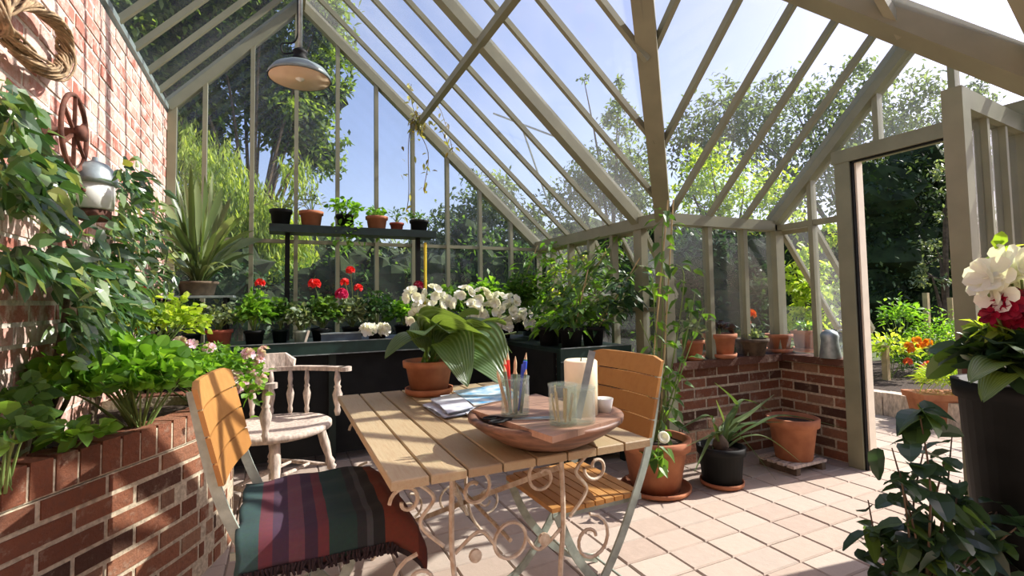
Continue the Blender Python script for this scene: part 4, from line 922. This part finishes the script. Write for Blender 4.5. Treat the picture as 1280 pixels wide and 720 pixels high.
c = np.array((-.74, 2.26, .655)); T = thing('planter_seedling', 'small dark-leaved plant against the wall behind the seedling in the planter', 'plant', c)
foliage(T, W(28, 500, 1, 2.05), (.06, .06, .06), 40, .06, .045, 'lf_mid', base=c, nst=6)

# --- climber on the wall: two plants
def climber(label, root, stems, clusters, mt, L, w, prof='oval', X=XL+.14):
    T = thing('climbing_plant', label, 'climber', root)
    for st in stems:
        P = [root]+[W(x, y, 0, XL+.05) for x, y in st]; g = MB(); P = bez(P, 6); g.tube(P, np.linspace(.011, .003, len(P)), 6); g.build('stem', 'bark', T)
    P = []; D = []
    for px, py, rx, ry, n in clusters:
        q = RNG.normal(0, .5, (n, 2))
        for u, v in q:
            xo = X+RNG.uniform(-.10, .14); p = W(px+u*rx, py+v*ry, 0, xo)
            X_, Y_ = px+u*rx, py+v*ry
            if p[1] > 4.5 or p[1] < 1.5 or (95 < X_ < 142 and 185 < Y_ < 268) or (66 < X_ < 115 and 120 < Y_ < 205): continue
            P.append(p); D.append(np.array((.55, 0, -.35))+RNG.normal(0, .55, 3))
    n = len(P); g = MB(); g.leaves(P, D, L*RNG.uniform(.6, 1.2, n), w*RNG.uniform(.7, 1.1, n), prof, .3, up=(1, 0, .6)); g.build('foliage', mt, T); return T
climber('broad-leaved climber covering the upper left of the brick wall under the wreath', np.array((-.76, 2.22, .655)),
        [[(95, 470), (80, 380), (60, 300), (50, 220), (30, 140)], [(100, 400), (60, 330), (10, 310)], [(90, 330), (40, 250), (0, 240)]],
        [(15, 150, 25, 40, 80), (20, 195, 40, 35, 120), (62, 225, 28, 30, 90), (30, 240, 45, 25, 90), (75, 265, 25, 15, 40), (40, 325, 50, 18, 80), (10, 325, 25, 12, 35), (75, 335, 40, 18, 70), (8, 125, 20, 25, 30)], 'lf_vine', .062, .046)
climber('dense leafy climber hanging below and right of the lantern down into the planter', np.array((-.74, 2.72, .655)),
        [[(130, 450), (125, 380), (140, 300), (160, 230), (150, 215)], [(150, 400), (170, 330), (200, 260)], [(120, 400), (100, 350), (95, 300)]],
        [(165, 230, 22, 28, 90), (160, 280, 36, 30, 120), (185, 300, 30, 50, 120), (135, 315, 40, 22, 100), (110, 350, 40, 25, 90), (165, 350, 50, 30, 140), (130, 395, 50, 35, 200), (180, 385, 50, 35, 160), (110, 425, 30, 30, 90), (205, 330, 20, 40, 60)], 'lf_vine', .068, .04)
# dried vine hanging from the purlin end
r = np.array((1.17, 4.50, 2.84)); T = thing('hanging_vine', 'thin half-dry vine trailing down from the end of the roof purlin', 'vine', r)
for st in ([(520, 140), (511, 175), (511, 240), (508, 265)], [(530, 140), (550, 160), (562, 185)], [(545, 130), (560, 165), (566, 190)], [(515, 150), (535, 190), (530, 235)], [(515, 130), (514, 105)]):
    P = bez([r]+[W(x, y, 1, 4.45) for x, y in st], 6); g = MB(); g.tube(P, .0035, 4); g.build('stem', 'bark', T)
    g = MB(); q = P[RNG.choice(len(P), 26)]+RNG.normal(0, .03, (26, 3)); g.leaves(q, RNG.normal(0, 1, (26, 3))-np.array((0, 0, .6)), .055, .026, 'lance'); g.build('foliage', mat_leaf('dry_leaf_%d' % st[0][1], [(0,(.16,.11,.04)),(.5,(.24,.24,.07)),(1,(.40,.38,.16))]), T)

# --- tall plants on the side bench
def tall(label, c, tops, mt, L, w, n=20, prof='lance', cane=True, potr=.09, pm='black', poth=.14, grp='tall plants by the side glass', nm='pepper_plant', branch=.13):
    T = thing(nm, label, 'plant', c, grp); t = pot_parts(T, c, potr, potr*.75, poth, pm)
    for px, py, dy in tops:
        e = W(px, py, 1, c[1]+dy); P = bez([t, t*.4+e*.6+RNG.normal(0, .02, 3), e], 8); g = MB(); g.tube(P, np.linspace(.006, .003, len(P)), 6); g.build('stem', 'stem', T)
        u = RNG.random(n)**.7; q = np.array([P[int(x*(len(P)-1))] for x in u]); a = RNG.uniform(0, 2*PI, n); off = np.stack([np.cos(a), np.sin(a), RNG.uniform(-.3, .5, n)], 1)
        k = RNG.uniform(.1, 1, (n, 1))*branch; q2 = q+off*k; g = MB(); g.leaves(q2, off+RNG.normal(0, .2, (n, 3)), L*RNG.uniform(.6, 1.15, n), w, prof, .5); g.build('foliage', mt, T)
        g = MB()
        for i in range(0, n, 2): g.tube([q[i], q2[i]], .002, 4)
        g.build('twig', 'stem', T)
    if cane:
        g = MB(); px, py, dy = tops[0]; e = W(px, py-8, 1, c[1]+dy); g.tube([t+(.02, .01, -.05), e], .005, 6); g.build('support_cane', 'cane', T)
    return T
tall('tall slender pepper plant nearest the bench end, left of the wooden bars', np.array((1.86, 4.22, .8405)), [(672, 315, 0), (690, 300, -.1), (712, 318, -.1)], 'lf_bright', .11, .04, 44)
tall('bushy pepper plant with yellow-green tips on the side bench', np.array((2.08, 3.86, .8405)), [(735, 320, -.1), (755, 335, 0), (700, 350, 0)], 'lf_mid', .12, .045, 44)
tall('pepper plant with long drooping leaves in the middle of the side bench', np.array((1.98, 3.46, .8405)), [(765, 310, 0), (780, 290, -.1), (720, 370, -.1)], 'lf_mid', .12, .045, 46)
tall('low broad-leaved plant in front of the peppers on the side bench', np.array((1.84, 3.30, .8405)), [(700, 400, -.1), (720, 390, -.1), (745, 385, -.1), (760, 400, -.1)], 'lf_bright', .10, .05, 34, cane=False)
tall('dark-leaved pepper plant at the near end of the side bench', np.array((2.10, 3.10, .8405)), [(800, 330, -.2), (780, 365, -.1), (815, 350, -.1)], 'lf_dark', .13, .05, 30)
tall('pepper plant with pale new shoots standing just behind the folding chair back', np.array((1.90, 3.08, .8405)), [(735, 345, 0), (750, 375, 0), (715, 385, .1), (770, 350, 0)], 'lf_mid', .12, .045, 30)
tall('pepper plant with glossy dark leaves pressed against the side glass', np.array((2.20, 3.62, .8405)), [(790, 300, -.1), (770, 340, 0), (805, 350, -.2)], 'lf_dark', .12, .045, 34, cane=False)
tall('yellowing pepper plant against the side glass at the far end', np.array((2.22, 4.05, .8405)), [(725, 300, 0), (745, 310, -.1), (700, 325, 0)], 'lf_lime', .10, .04, 28, cane=False)
# seed modules peeping through
c = np.array((2.20, 4.30, .8405)); T = thing('potted_plant', 'grey pot of bushy plant in the far corner of the side bench', 'plant', c); t = pot_parts(T, c, .1, .08, .14, 'zinc'); foliage(T, t+(0, 0, .18), (.14, .14, .18), 160, .08, .05, 'lf_bright', base=t)

# --- pots on the floor at the right
c = np.array((2.11, 2.47, 0)); T = thing('terracotta_pot', 'large terracotta pot on a saucer with a tall climbing plant and one white bloom', 'plant', c)
t = pot_parts(T, c, .215, .145, .31, 'terra', (.21, 'terra'))
for tops, n in (([(833, 262), (828, 300)], 30), ([(845, 330), (855, 350)], 26), ([(870, 360), (860, 410)], 22), ([(815, 340), (820, 420)], 24), ([(880, 385), (850, 470)], 18), ([(800, 400), (830, 480)], 18)):
    e = W(*tops[0], 1, 2.42); m_ = W(*tops[1], 1, 2.42); P = bez([t, m_*.5+t*.5+(.03, 0, 0), m_, e], 8); g = MB(); g.tube(P, np.linspace(.006, .0025, len(P)), 6); g.build('stem', 'stem', T)
    q = P[(RNG.random(n)**.6*(len(P)-1)).astype(int)]; D = RNG.normal(0, 1, (n, 3)); D[:, 2] *= .4; g = MB(); g.leaves(q+D*.035, D, .10*RNG.uniform(.5, 1.1, n), .045, 'lance', .5); g.build('foliage', 'lf_mid' if n % 4 else 'lf_bright', T)
for dx in (-.05, .06): g = MB(); g.tube([t+(dx, .03, -.05), W(838+dx*60, 250, 1, 2.5)], .005, 6); g.build('support_cane', 'cane', T)
p = W(828, 543, 1, 2.22); g = MB(); g.lathe(p-(0, 0, .02), [(.004, -.03), (.008, 0), (.022, .015), (.034, .022), (.030, .026), (.012, .018), (0, .01)], 16, axis=(-.3, -.8, .4)); g.build('flower', 'p_white', T, True)
g = MB(); n = 16; g.leaves(W(822, 570, 1, 2.25)+RNG.normal(0, .035, (n, 3)), RNG.normal(0, .5, (n, 3))-np.array((0, .4, .7)), .08, .05); g.build('trailing_leaves', 'lf_mid', T)
g = MB(); g.tube(bez([t, W(828, 540, 1, 2.25)+(0, .03, 0), W(822, 575, 1, 2.25)], 5), .003, 5); g.build('stem', 'stem', T)
c = np.array((2.53, 2.34, 0)); T = thing('amaryllis', 'black plastic pot on a saucer with long arching strap leaves on the paving', 'plant', c)
t = pot_parts(T, c, .145, .115, .235, 'black', (.13, 'terra'))
g = MB()
for (mx, my), (ex, ey), w_, Y in (((935, 520), (968, 493), .04, 2.40), ((920, 505), (893, 478), .035, 2.35), ((985, 520), (1072, 540), .035, 2.2), ((960, 548), (1006, 582), .032, 2.15), ((885, 520), (852, 535), .04, 2.3), ((900, 540), (858, 558), .03, 2.25), ((915, 530), (950, 508), .045, 2.35), ((940, 530), (978, 528), .045, 2.3), ((905, 530), (895, 500), .04, 2.45), ((925, 545), (970, 600), .025, 2.2), ((890, 545), (868, 590), .028, 2.2), ((930, 500), (965, 515), .03, 2.5)):
    mpt = W(mx, my, 1, (Y+2.42)/2); e = W(ex, ey, 1, Y); P = bez([t+RNG.normal(0, .02, 3)*(1, 1, 0), t*.5+mpt*.5+(0, 0, .04), mpt, e], 6); n = len(P); V = []
    for i, p in enumerate(P):
        d = nrm(P[min(i+1, n-1)]-P[max(i-1, 0)]); sd = nrm(np.cross(d, (0, 0, 1.))+np.array((.0, .0, .001))); ww = w_*(.6+.4*math.sin(PI*i/n))*(1 if i < n*.7 else max(.05, 1-(i-n*.7)/(n*.3))); u = nrm(np.cross(sd, d))
        V += [p-sd*ww/2+u*ww*.2, p, p+sd*ww/2+u*ww*.2]
    g.add(V, [(i*3+j, i*3+j+1, i*3+j+4, i*3+j+3) for i in range(n-1) for j in (0, 1)], random.random())
g.build('strap_leaves', 'lf_strap', T, True)['kind'] = 'stuff'
g = MB(); g.lathe(t, [(.02, -.02), (.05, .02), (.045, .05), (.015, .09), (0, .095)], 16); g.build('bulb', 'bark', T, True)
c = np.array((3.23, 2.35, .0645)); T = thing('terracotta_pot', 'terracotta pot of bare soil raised on a low wooden stand near the door', 'pot', c)
pot_parts(T, c, .165, .115, .28, 'terra')
# --- sill pots
for px, r, h, pm, fm, rad, n, L, w, lb in (
    (866, .065, .11, 'terra', 'lf_grey', (.08, .08, .12), 60, .06, .035, 'small terracotta pot at the left end of the brick sill'),
    (900, .095, .14, 'terra', 'lf_purple', (.09, .08, .07), 70, .06, .045, 'terracotta pot of near-black leaves on the brick sill'),
    (939, .10, .105, 'bark', 'lf_grey', (.11, .09, .05), 180, .035, .025, 'dark bowl of grey succulents with a coral flower spike on the sill'),
    (974, .08, .115, 'terra', 'lf_purple', (.04, .04, .05), 20, .05, .04, 'terracotta pot with a small black rosette on the sill'),
    (1010, .09, .135, 'terra', 'lf_bright', (.10, .08, .05), 60, .06, .04, 'terracotta pot of low green leaves nearest the can on the sill')):
    r *= 1.3; h *= 1.2; c = W(px, 446, 1, 2.74); c[2] = ZS+.0005; c[1] = 2.74 if px < 990 else 2.60
    if px >= 990: c = W(px, 444, 1, 2.66); c[2] = ZS+.0005
    T = thing('sill_pot', lb, 'plant', c, 'pots on the brick sill'); t = pot_parts(T, c, r, r*.75, h, pm, (r*.95, 'terra') if pm == 'terra' else None); foliage(T, t+(0, 0, rad[2]*.7), rad, n, L, w, fm, base=t, nst=6)
    if px == 939:
        p = t+(-.0, 0, .20); g = MB(); g.tube([t, p], .004); g.build('flower_stalk', 'stem', T); head(T, p, .03, 14, .03, 'p_coral'); head(T, t+(-.03, 0, .14), .016, 8, .02, 'p_coral')
    if px == 1010: head(T, t+(.03, -.03, .03), .02, 8, .03, 'lf_lime', 'young_shoot')

# --- right foreground
def Dp(px, py, d): return np.array((0, 0, EYE))+ray(px, py)*d
c = np.array((1.93, .95, 0)); T = thing('foreground_shrub', 'shadowed round-leaved shrub in a pot at the lower right edge, in front of the doorway', 'shrub', c)
t = pot_parts(T, c, .15, .12, .22, 'terra')
tips = [(1150, 520), (1115, 560), (1125, 590), (1180, 580), (1140, 640), (1105, 655), (1180, 640), (1200, 600), (1085, 625), (1215, 660), (1165, 690), (1240, 640), (1190, 545), (1130, 690), (1250, 680), (1225, 700), (1265, 610), (1270, 660), (1155, 560)]
g1, g2 = MB(), MB()
for i, (x, y) in enumerate(tips):
    e = Dp(x, y, 1.62+random.uniform(-.12, .2)); b = t+RNG.normal(0, .03, 3)*(1, 1, 0); P = bez([b, b*.5+e*.5+RNG.normal(0, .03, 3), e], 8); g1.tube(P, np.linspace(.005, .002, len(P)), 5)
    n = 13; q = P[(4+RNG.random(n)*(len(P)-5)).astype(int)]+RNG.normal(0, .03, (n, 3)); D = RNG.normal(0, 1, (n, 3)); D[:, 2] = D[:, 2]*.4-.2; g2.leaves(q, D, .08*RNG.uniform(.6, 1.2, n), .068*RNG.uniform(.7, 1.1, n), 'round', .4)
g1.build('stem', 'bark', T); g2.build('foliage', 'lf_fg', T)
g = MB()
for (x, y) in ((1148, 512), (1160, 525), (1135, 520)): g.leaves([Dp(1155, 515, 1.62)], [Dp(x-30, y+20, 1.6)-Dp(1155, 515, 1.62)], .11, .075, 'big', .3)
g.leaves([Dp(1150, 512, 1.6)]*4, [(-1, 0, .1), (.8, -.4, .1), (-.6, -.6, 0), (.9, .2, -.2)], .12, .07, 'big', .5); g.build('top_leaves', 'lf_fg', T)
c = np.array((2.42, .84, 0)); T = thing('dark_planter', 'tall dark planter with white and crimson blooms at the right edge', 'planter', c)
g = MB(); g.lathe(c, [(0, 0), (.16, 0), (.195, .80), (.21, .80), (.215, .86), (.19, .86), (.18, .80), (0, .80)], 36); g.build('pot', 'black', T, True)
g = MB(); g.lathe(c, [(.0, .805), (.18, .805), (.1, .83), (0, .835)], 24); g.build('soil', 'soil', T)
b = c+(0, 0, .82)
foliage(T, Dp(1272, 452, 1.75), (.17, .17, .09), 110, .12, .10, 'lf_fg', 'round', base=b, nst=16); foliage(T, Dp(1275, 420, 1.8), (.14, .14, .06), 90, .09, .05, 'lf_lime', 'oval', name='upper_leaves', stem=None)
for tip, w_ in (((1212, 476), .10), ((1278, 440), .12), ((1228, 500), .10), ((1290, 480), .13)): big_leaf(T, b, Dp(*tip, 1.55), w_, .2, .2, 'large_leaf')
for (x, y), R, n, pl, mt_ in (((1243, 348), .02, 3, .075, 'p_white'), ((1262, 336), .02, 3, .085, 'p_white'), ((1250, 364), .02, 3, .07, 'p_white'), ((1277, 350), .02, 3, .08, 'p_white'), ((1232, 360), .015, 2, .06, 'p_white'), ((1262, 381), .040, 30, .045, 'p_crimson'), ((1246, 396), .022, 14, .035, 'p_crimson'), ((1276, 396), .03, 18, .04, 'p_crimson')):
    p = Dp(x, y, 1.72); head(T, p, R, n, pl, mt_, cup=.5); g = MB(); g.tube(bez([b, (b+p)/2, p], 5), .004, 5); g.build('flower_stalk', 'stem', T)
g = MB(); n = 36; P = np.array([Dp(x, y, 1.75) for x, y in zip(RNG.uniform(1228, 1285, n), RNG.uniform(395, 420, n))]); g.leaves(P, RNG.normal(0, 1, (n, 3)), .09, .04); n = 10
P = np.array([Dp(x, y, 1.75) for x, y in zip(RNG.uniform(1235, 1285, n), RNG.uniform(305, 325, n))]); g.leaves(P, RNG.normal(0, 1, (n, 3)), .09, .04); g.build('upper_foliage', 'lf_lime', T)

# ---------------------------------------------------------------- the garden outside
ob = thing('garden_bed', 'raised garden bed edged in pale stone outside the doorway', 'flowerbed', (6.3, 3.0, -.085))
g = MB(); 
for i in range(9):
    a, c_ = 2.30+i*.17, 2.30+(i+1)*.17-.008; x = 5.42+.02*random.random(); g.b2((x, a, -.085), (x+.14, c_, .20+.01*random.random()))
g.build('stone_edging', 'grey_wood', ob); g = MB(); g.b2((5.5, 1.9, -.085), (9, 4.6, .17)); g.build('soil', 'soil', ob)
c = W(1166, 527, 2, 0); c = np.array((5.62, 2.46, -.008)); T = thing('terracotta_trough', 'long terracotta trough of green feathery plants outside on the path', 'planter', c)
d_ = np.array((.58, -.35))/np.linalg.norm((.58, -.35)); nn = np.array((d_[1], -d_[0]))*-1
g = MB()
def ring(l, w_, z): return [tuple(c[:2]+d_*a*l+nn*b_*w_)+(z,) for a, b_ in ((-1,-1),(1,-1),(1,1),(-1,1))]
g.hexa(ring(.31, .11, -.008)+ring(.34, .13, .22)); g.hexa(ring(.36, .15, .22)+ring(.37, .155, .275)); g.build('trough_body', 'terra', T)
foliage(T, c+(0, 0, .40), (.34, .22, .15), 900, .13, .012, 'lf_lime', 'lance', base=c+(0, 0, .3), nst=20)
beds = [(1112, 440, 6.0, .30, .30, 260, 'lf_lime', .10, 'yellow-green leafy perennial just outside the left door jamb'), (1125, 400, 6.6, .25, .35, 240, 'lf_bright', .10, 'tall leafy perennial behind the wooden stake outside the door'),
        (1175, 425, 6.4, .38, .42, 700, 'lf_bright', .07, 'feathery light green bush in the garden bed beyond the trough'), (1150, 455, 6.2, .40, .22, 400, 'lf_mid', .08, 'low green flowering plants behind the terracotta trough'), (1195, 440, 6.9, .30, .4, 300, 'lf_lime', .08, 'pale leafy bush seen beside the open door edge')]
BD = []
for px, py, d, rr, rh, n, fm, L, lb in beds:
    p = Dp(px, py, d); T = thing('garden_perennial', lb, 'plant', (p[0], p[1], .17), 'plants in the garden bed'); foliage(T, p, (rr, rr, rh), n, L, L*.4, fm, 'lance', base=(p[0], p[1], .17), nst=10); BD.append(T)
for T, pts, R, mt_, np_ in ((BD[3], [(1136, 432), (1146, 425), (1140, 438), (1152, 432), (1160, 428)], .022, 'p_orange', 10), (BD[3], [(1135, 452), (1160, 456), (1170, 453), (1178, 452), (1165, 460), (1155, 460)], .022, 'p_coral', 10)):
    for x, y in pts: head(T, Dp(x, y, 5.7), R, np_, .035, mt_)
for px, y0, y1, d, lb in ((1106, 488, 432, 5.9, 'short pale wooden stake nearest the left door jamb'), (1157, 470, 366, 7.0, 'tall pale wooden stake in the middle of the doorway view'), (1188, 470, 372, 7.2, 'wooden stake beside the edge of the open door')):
    p = Dp(px, y1, d); g = MB(); g.b2((p[0]-.03, p[1]-.03, .16), (p[0]+.03, p[1]+.03, p[2])); tag(g.build('garden_stake', 'cane'), lb, 'stake', 'wooden stakes')
c = np.array((5.62, 1.62, -.085)); T = thing('potted_plant', 'dark pot of bushy greenery standing outside behind the door glass', 'plant', c); t = pot_parts(T, c+(0, 0, 0), .2, .16, .35, 'black'); foliage(T, t+(0, 0, .3), (.3, .3, .35), 300, .12, .05, 'lf_mid', base=t)

def tree(label, clusters, mt, leaf, trunk=None, name='tree', prof='dia', sig=.45, willow=False, flat=1., wr=.5, cat='tree', gz=-.085, core=0, cmt='lf_core'):
    """crown clusters (px, py, depth, radius px, count) and a trunk to the ground"""
    ctr = np.mean([Dp(x, y, d) for x, y, d, r_, n in clusters], axis=0); tb = np.array((ctr[0], ctr[1], gz)) if trunk is None else np.array(trunk, float)
    T = thing(name, label, cat, tb); g = MB(); tg = MB(); cg = MB()
    for x, y, d, r_, n in clusters:
        c0 = Dp(x, y, d); R = r_*d/FPX
        k = max(3, n//28); sub = c0+sph(k)*(RNG.random((k, 1))**.4)*R*np.array((1, 1, .9)); idx = RNG.integers(0, k, n)
        if willow:
            P = []; D = []
            for j in range(n//14):
                s = c0+sph(1)[0]*R*(random.random()**.4); ln = R*random.uniform(.5, 1.3); m_ = 14
                for u in np.linspace(0, 1, m_): P.append(s+np.array((.05*math.sin(u*3+j), .05*math.cos(u*2+j), -ln*u))+RNG.normal(0, .02, 3)); D.append(RNG.normal(0, .35, 3)-np.array((0, 0, 1.)))
            m_ = len(P); g.leaves(P, D, leaf*RNG.uniform(.7, 1.2, m_), leaf*.2, prof, 0)
        else:
            P = sub[idx]+RNG.normal(0, R*.16*sig/.45, (n, 3)); g.leaves(P, RNG.normal(0, 1, (n, 3)), leaf*RNG.uniform(.6, 1.2, n), leaf*wr*RNG.uniform(.7, 1.1, n), prof, .1)
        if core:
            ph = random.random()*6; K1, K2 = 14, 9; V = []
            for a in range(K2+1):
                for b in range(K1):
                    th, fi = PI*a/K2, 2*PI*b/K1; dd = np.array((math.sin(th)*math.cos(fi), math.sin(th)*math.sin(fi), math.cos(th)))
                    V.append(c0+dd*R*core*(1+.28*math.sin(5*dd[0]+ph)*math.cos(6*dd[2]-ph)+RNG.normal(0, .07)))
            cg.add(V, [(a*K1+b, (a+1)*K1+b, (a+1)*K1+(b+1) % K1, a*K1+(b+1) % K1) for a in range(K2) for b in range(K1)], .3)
        mid = tb+np.array((0, 0, (c0[2]-tb[2])*.45)); tg.tube(bez([tb*.3+mid*.7, mid*.5+c0*.5, c0], 4), np.linspace(.05, .01, 9)*min(1, d/8), 6)
        for s in sub[:4]: tg.tube([c0, s], [.012, .004], 5)
    top = tb+np.array((0, 0, (ctr[2]-tb[2])*.5)); tg.tube([tb-(0, 0, .05), tb*.5+top*.5, top], [.14, .10, .05], 9)
    g.build('crown', mt, T); tg.build('trunk', 'bark', T)
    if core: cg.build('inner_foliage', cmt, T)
    return T
tree('big leafy tree rising behind the left half of the end glass', [(300, 40, 10, 85, 3800), (210, 60, 9.5, 75, 3600), (385, 90, 10.5, 45, 1500), (240, 150, 9.5, 60, 2600), (395, 190, 10.5, 35, 900), (350, 150, 10, 50, 2200), (330, -60, 9, 110, 3000), (180, -40, 8.5, 110, 4200), (415, 60, 11, 35, 400), (375, 140, 10, 40, 1400), (270, 20, 9, 60, 3000), (140, 20, 8, 60, 3000), (230, 100, 9.2, 50, 2600), (330, 100, 10, 45, 1900), (400, 20, 9.5, 45, 1500), (420, 120, 10.5, 28, 420)], 'lf_far', .16, core=.5)
tree('yellow-green weeping willow behind the left corner of the glass', [(255, 205, 8.5, 50, 4600), (300, 250, 8.5, 45, 4200), (225, 280, 8.3, 45, 3800), (340, 280, 8.5, 45, 3200), (360, 320, 8.5, 40, 2600), (290, 310, 8.4, 45, 3000), (235, 170, 8.8, 30, 1100), (370, 200, 9, 28, 500)], 'lf_willow', .15, willow=True)
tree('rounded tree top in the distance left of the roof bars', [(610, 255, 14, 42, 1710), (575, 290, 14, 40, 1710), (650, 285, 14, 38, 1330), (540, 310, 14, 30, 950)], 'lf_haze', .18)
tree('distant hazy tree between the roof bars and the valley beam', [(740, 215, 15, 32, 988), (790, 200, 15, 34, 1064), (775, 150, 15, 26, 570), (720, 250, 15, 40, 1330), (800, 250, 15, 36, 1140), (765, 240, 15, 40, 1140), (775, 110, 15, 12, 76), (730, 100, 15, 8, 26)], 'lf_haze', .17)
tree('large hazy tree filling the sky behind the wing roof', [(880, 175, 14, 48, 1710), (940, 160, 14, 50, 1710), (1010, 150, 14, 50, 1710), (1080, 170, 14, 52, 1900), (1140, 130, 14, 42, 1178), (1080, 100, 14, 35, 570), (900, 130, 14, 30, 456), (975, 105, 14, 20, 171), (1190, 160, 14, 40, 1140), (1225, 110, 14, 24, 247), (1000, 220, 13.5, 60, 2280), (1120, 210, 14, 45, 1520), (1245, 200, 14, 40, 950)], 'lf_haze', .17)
tree('bright yellow-green tree lit by sun beyond the wing roof', [(890, 215, 9, 38, 700), (930, 240, 9, 48, 1000), (880, 260, 9, 36, 600), (985, 250, 9, 40, 700), (860, 230, 9, 25, 300)], 'lf_lime', .11)
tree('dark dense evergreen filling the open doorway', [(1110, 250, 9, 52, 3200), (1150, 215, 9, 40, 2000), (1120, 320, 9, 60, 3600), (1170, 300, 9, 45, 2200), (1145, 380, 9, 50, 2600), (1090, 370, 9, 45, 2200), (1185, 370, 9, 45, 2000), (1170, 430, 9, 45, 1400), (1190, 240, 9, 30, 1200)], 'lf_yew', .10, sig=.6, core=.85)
tree('sparse shrub with pale leaves against the right side of the evergreen', [(1180, 260, 7.8, 22, 160), (1175, 320, 7.8, 24, 200), (1185, 220, 7.8, 20, 110), (1165, 345, 7.8, 20, 120)], 'lf_grey', .09, name='shrub', cat='shrub')
tree('dark conifer seen through the wing back glass', [(880, 330, 7, 45, 1500), (920, 370, 7, 45, 1400), (860, 380, 7, 35, 900), (940, 320, 7, 30, 700), (900, 410, 7, 40, 900)], 'lf_dark', .09, sig=.6, core=.8)
tree('sunlit lime-leaved shrub behind the can and the open sash', [(1000, 360, 5.3, 32, 420), (1030, 385, 5.3, 30, 420), (1015, 330, 5.5, 26, 240), (1045, 350, 5.6, 22, 200), (1000, 410, 5.2, 28, 300), (1040, 300, 6, 22, 150)], 'lf_lime', .09, name='shrub', cat='shrub')
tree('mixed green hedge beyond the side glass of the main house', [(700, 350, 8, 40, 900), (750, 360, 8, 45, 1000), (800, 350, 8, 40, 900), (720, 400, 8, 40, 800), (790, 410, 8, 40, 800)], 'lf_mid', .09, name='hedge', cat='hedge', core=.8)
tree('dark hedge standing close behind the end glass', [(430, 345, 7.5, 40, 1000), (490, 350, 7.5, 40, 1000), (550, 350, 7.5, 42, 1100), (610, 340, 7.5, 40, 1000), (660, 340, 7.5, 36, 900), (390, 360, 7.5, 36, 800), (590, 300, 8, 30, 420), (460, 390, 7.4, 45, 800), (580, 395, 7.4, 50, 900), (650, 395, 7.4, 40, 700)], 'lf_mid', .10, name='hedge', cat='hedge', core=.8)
tree('low hedge under the willow behind the left of the end glass', [(300, 350, 7, 45, 1100), (240, 350, 7, 45, 1100), (340, 395, 7, 45, 800), (250, 400, 7, 50, 800)], 'lf_dark', .09, name='hedge', cat='hedge', core=.8)
far = lambda xs, y, d, r, n: [(x, y+random.uniform(-8, 8), d, r, n) for x in xs]
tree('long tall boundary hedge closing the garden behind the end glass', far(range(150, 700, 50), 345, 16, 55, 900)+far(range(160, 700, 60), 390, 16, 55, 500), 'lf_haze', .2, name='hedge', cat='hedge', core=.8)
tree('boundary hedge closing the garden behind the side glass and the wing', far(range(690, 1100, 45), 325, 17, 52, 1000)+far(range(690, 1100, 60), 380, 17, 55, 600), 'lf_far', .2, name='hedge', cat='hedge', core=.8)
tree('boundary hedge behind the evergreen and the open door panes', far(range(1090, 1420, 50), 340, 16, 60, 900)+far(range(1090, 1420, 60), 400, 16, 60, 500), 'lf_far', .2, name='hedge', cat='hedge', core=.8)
tree('leafy garden shrub seen through the panes of the open door', [(1235, 330, 9, 40, 500), (1265, 290, 9, 40, 500), (1280, 350, 9, 40, 500), (1245, 400, 9, 40, 500)], 'lf_grey', .11, name='shrub', cat='shrub')

# ---------------------------------------------------------------- light
sun = bpy.data.lights.new('sun', 'SUN'); so_ = bpy.data.objects.new('sun', sun); COL.objects.link(so_)
sun.energy = SUN_E; sun.angle = math.radians(.55); sun.color = (1, .95, .87)
sd_ = Vector((.99, SUN_Y, SUN_Z)).normalized(); so_.rotation_euler = sd_.to_track_quat('Z', 'Y').to_euler()
wd_ = bpy.data.worlds.new('world'); SC.world = wd_; wd_.use_nodes = True; nt = wd_.node_tree; nt.nodes.clear()
o_ = nt.nodes.new('ShaderNodeOutputWorld'); bg = nt.nodes.new('ShaderNodeBackground'); sk = nt.nodes.new('ShaderNodeTexSky')
sk.sky_type = 'NISHITA'; sk.sun_disc = False; sk.sun_elevation = math.atan2(SUN_Z, .99); sk.sun_rotation = math.radians(90-math.degrees(math.atan2(SUN_Y, .99))); sk.air_density = 1.0; sk.dust_density = 2.2; sk.ozone_density = 1.5
bg.inputs[1].default_value = SKY_S; tn = nt.nodes.new('ShaderNodeMix'); tn.data_type = 'RGBA'; tn.blend_type = 'MULTIPLY'; tn.inputs[0].default_value = 1; tn.inputs[7].default_value = (1.08, .96, 1.0, 1); nt.links.new(sk.outputs[0], tn.inputs[6]); nt.links.new(tn.outputs[2], bg.inputs[0]); nt.links.new(bg.outputs[0], o_.inputs[0])
vs = SC.view_settings; SC.display_settings.display_device = 'sRGB'; vs.view_transform = 'Standard'; vs.look = 'None'; vs.gamma = 1; vs.use_curve_mapping = False; vs.exposure = EXPO
SC.cycles.max_bounces = 10; SC.cycles.transparent_max_bounces = 24
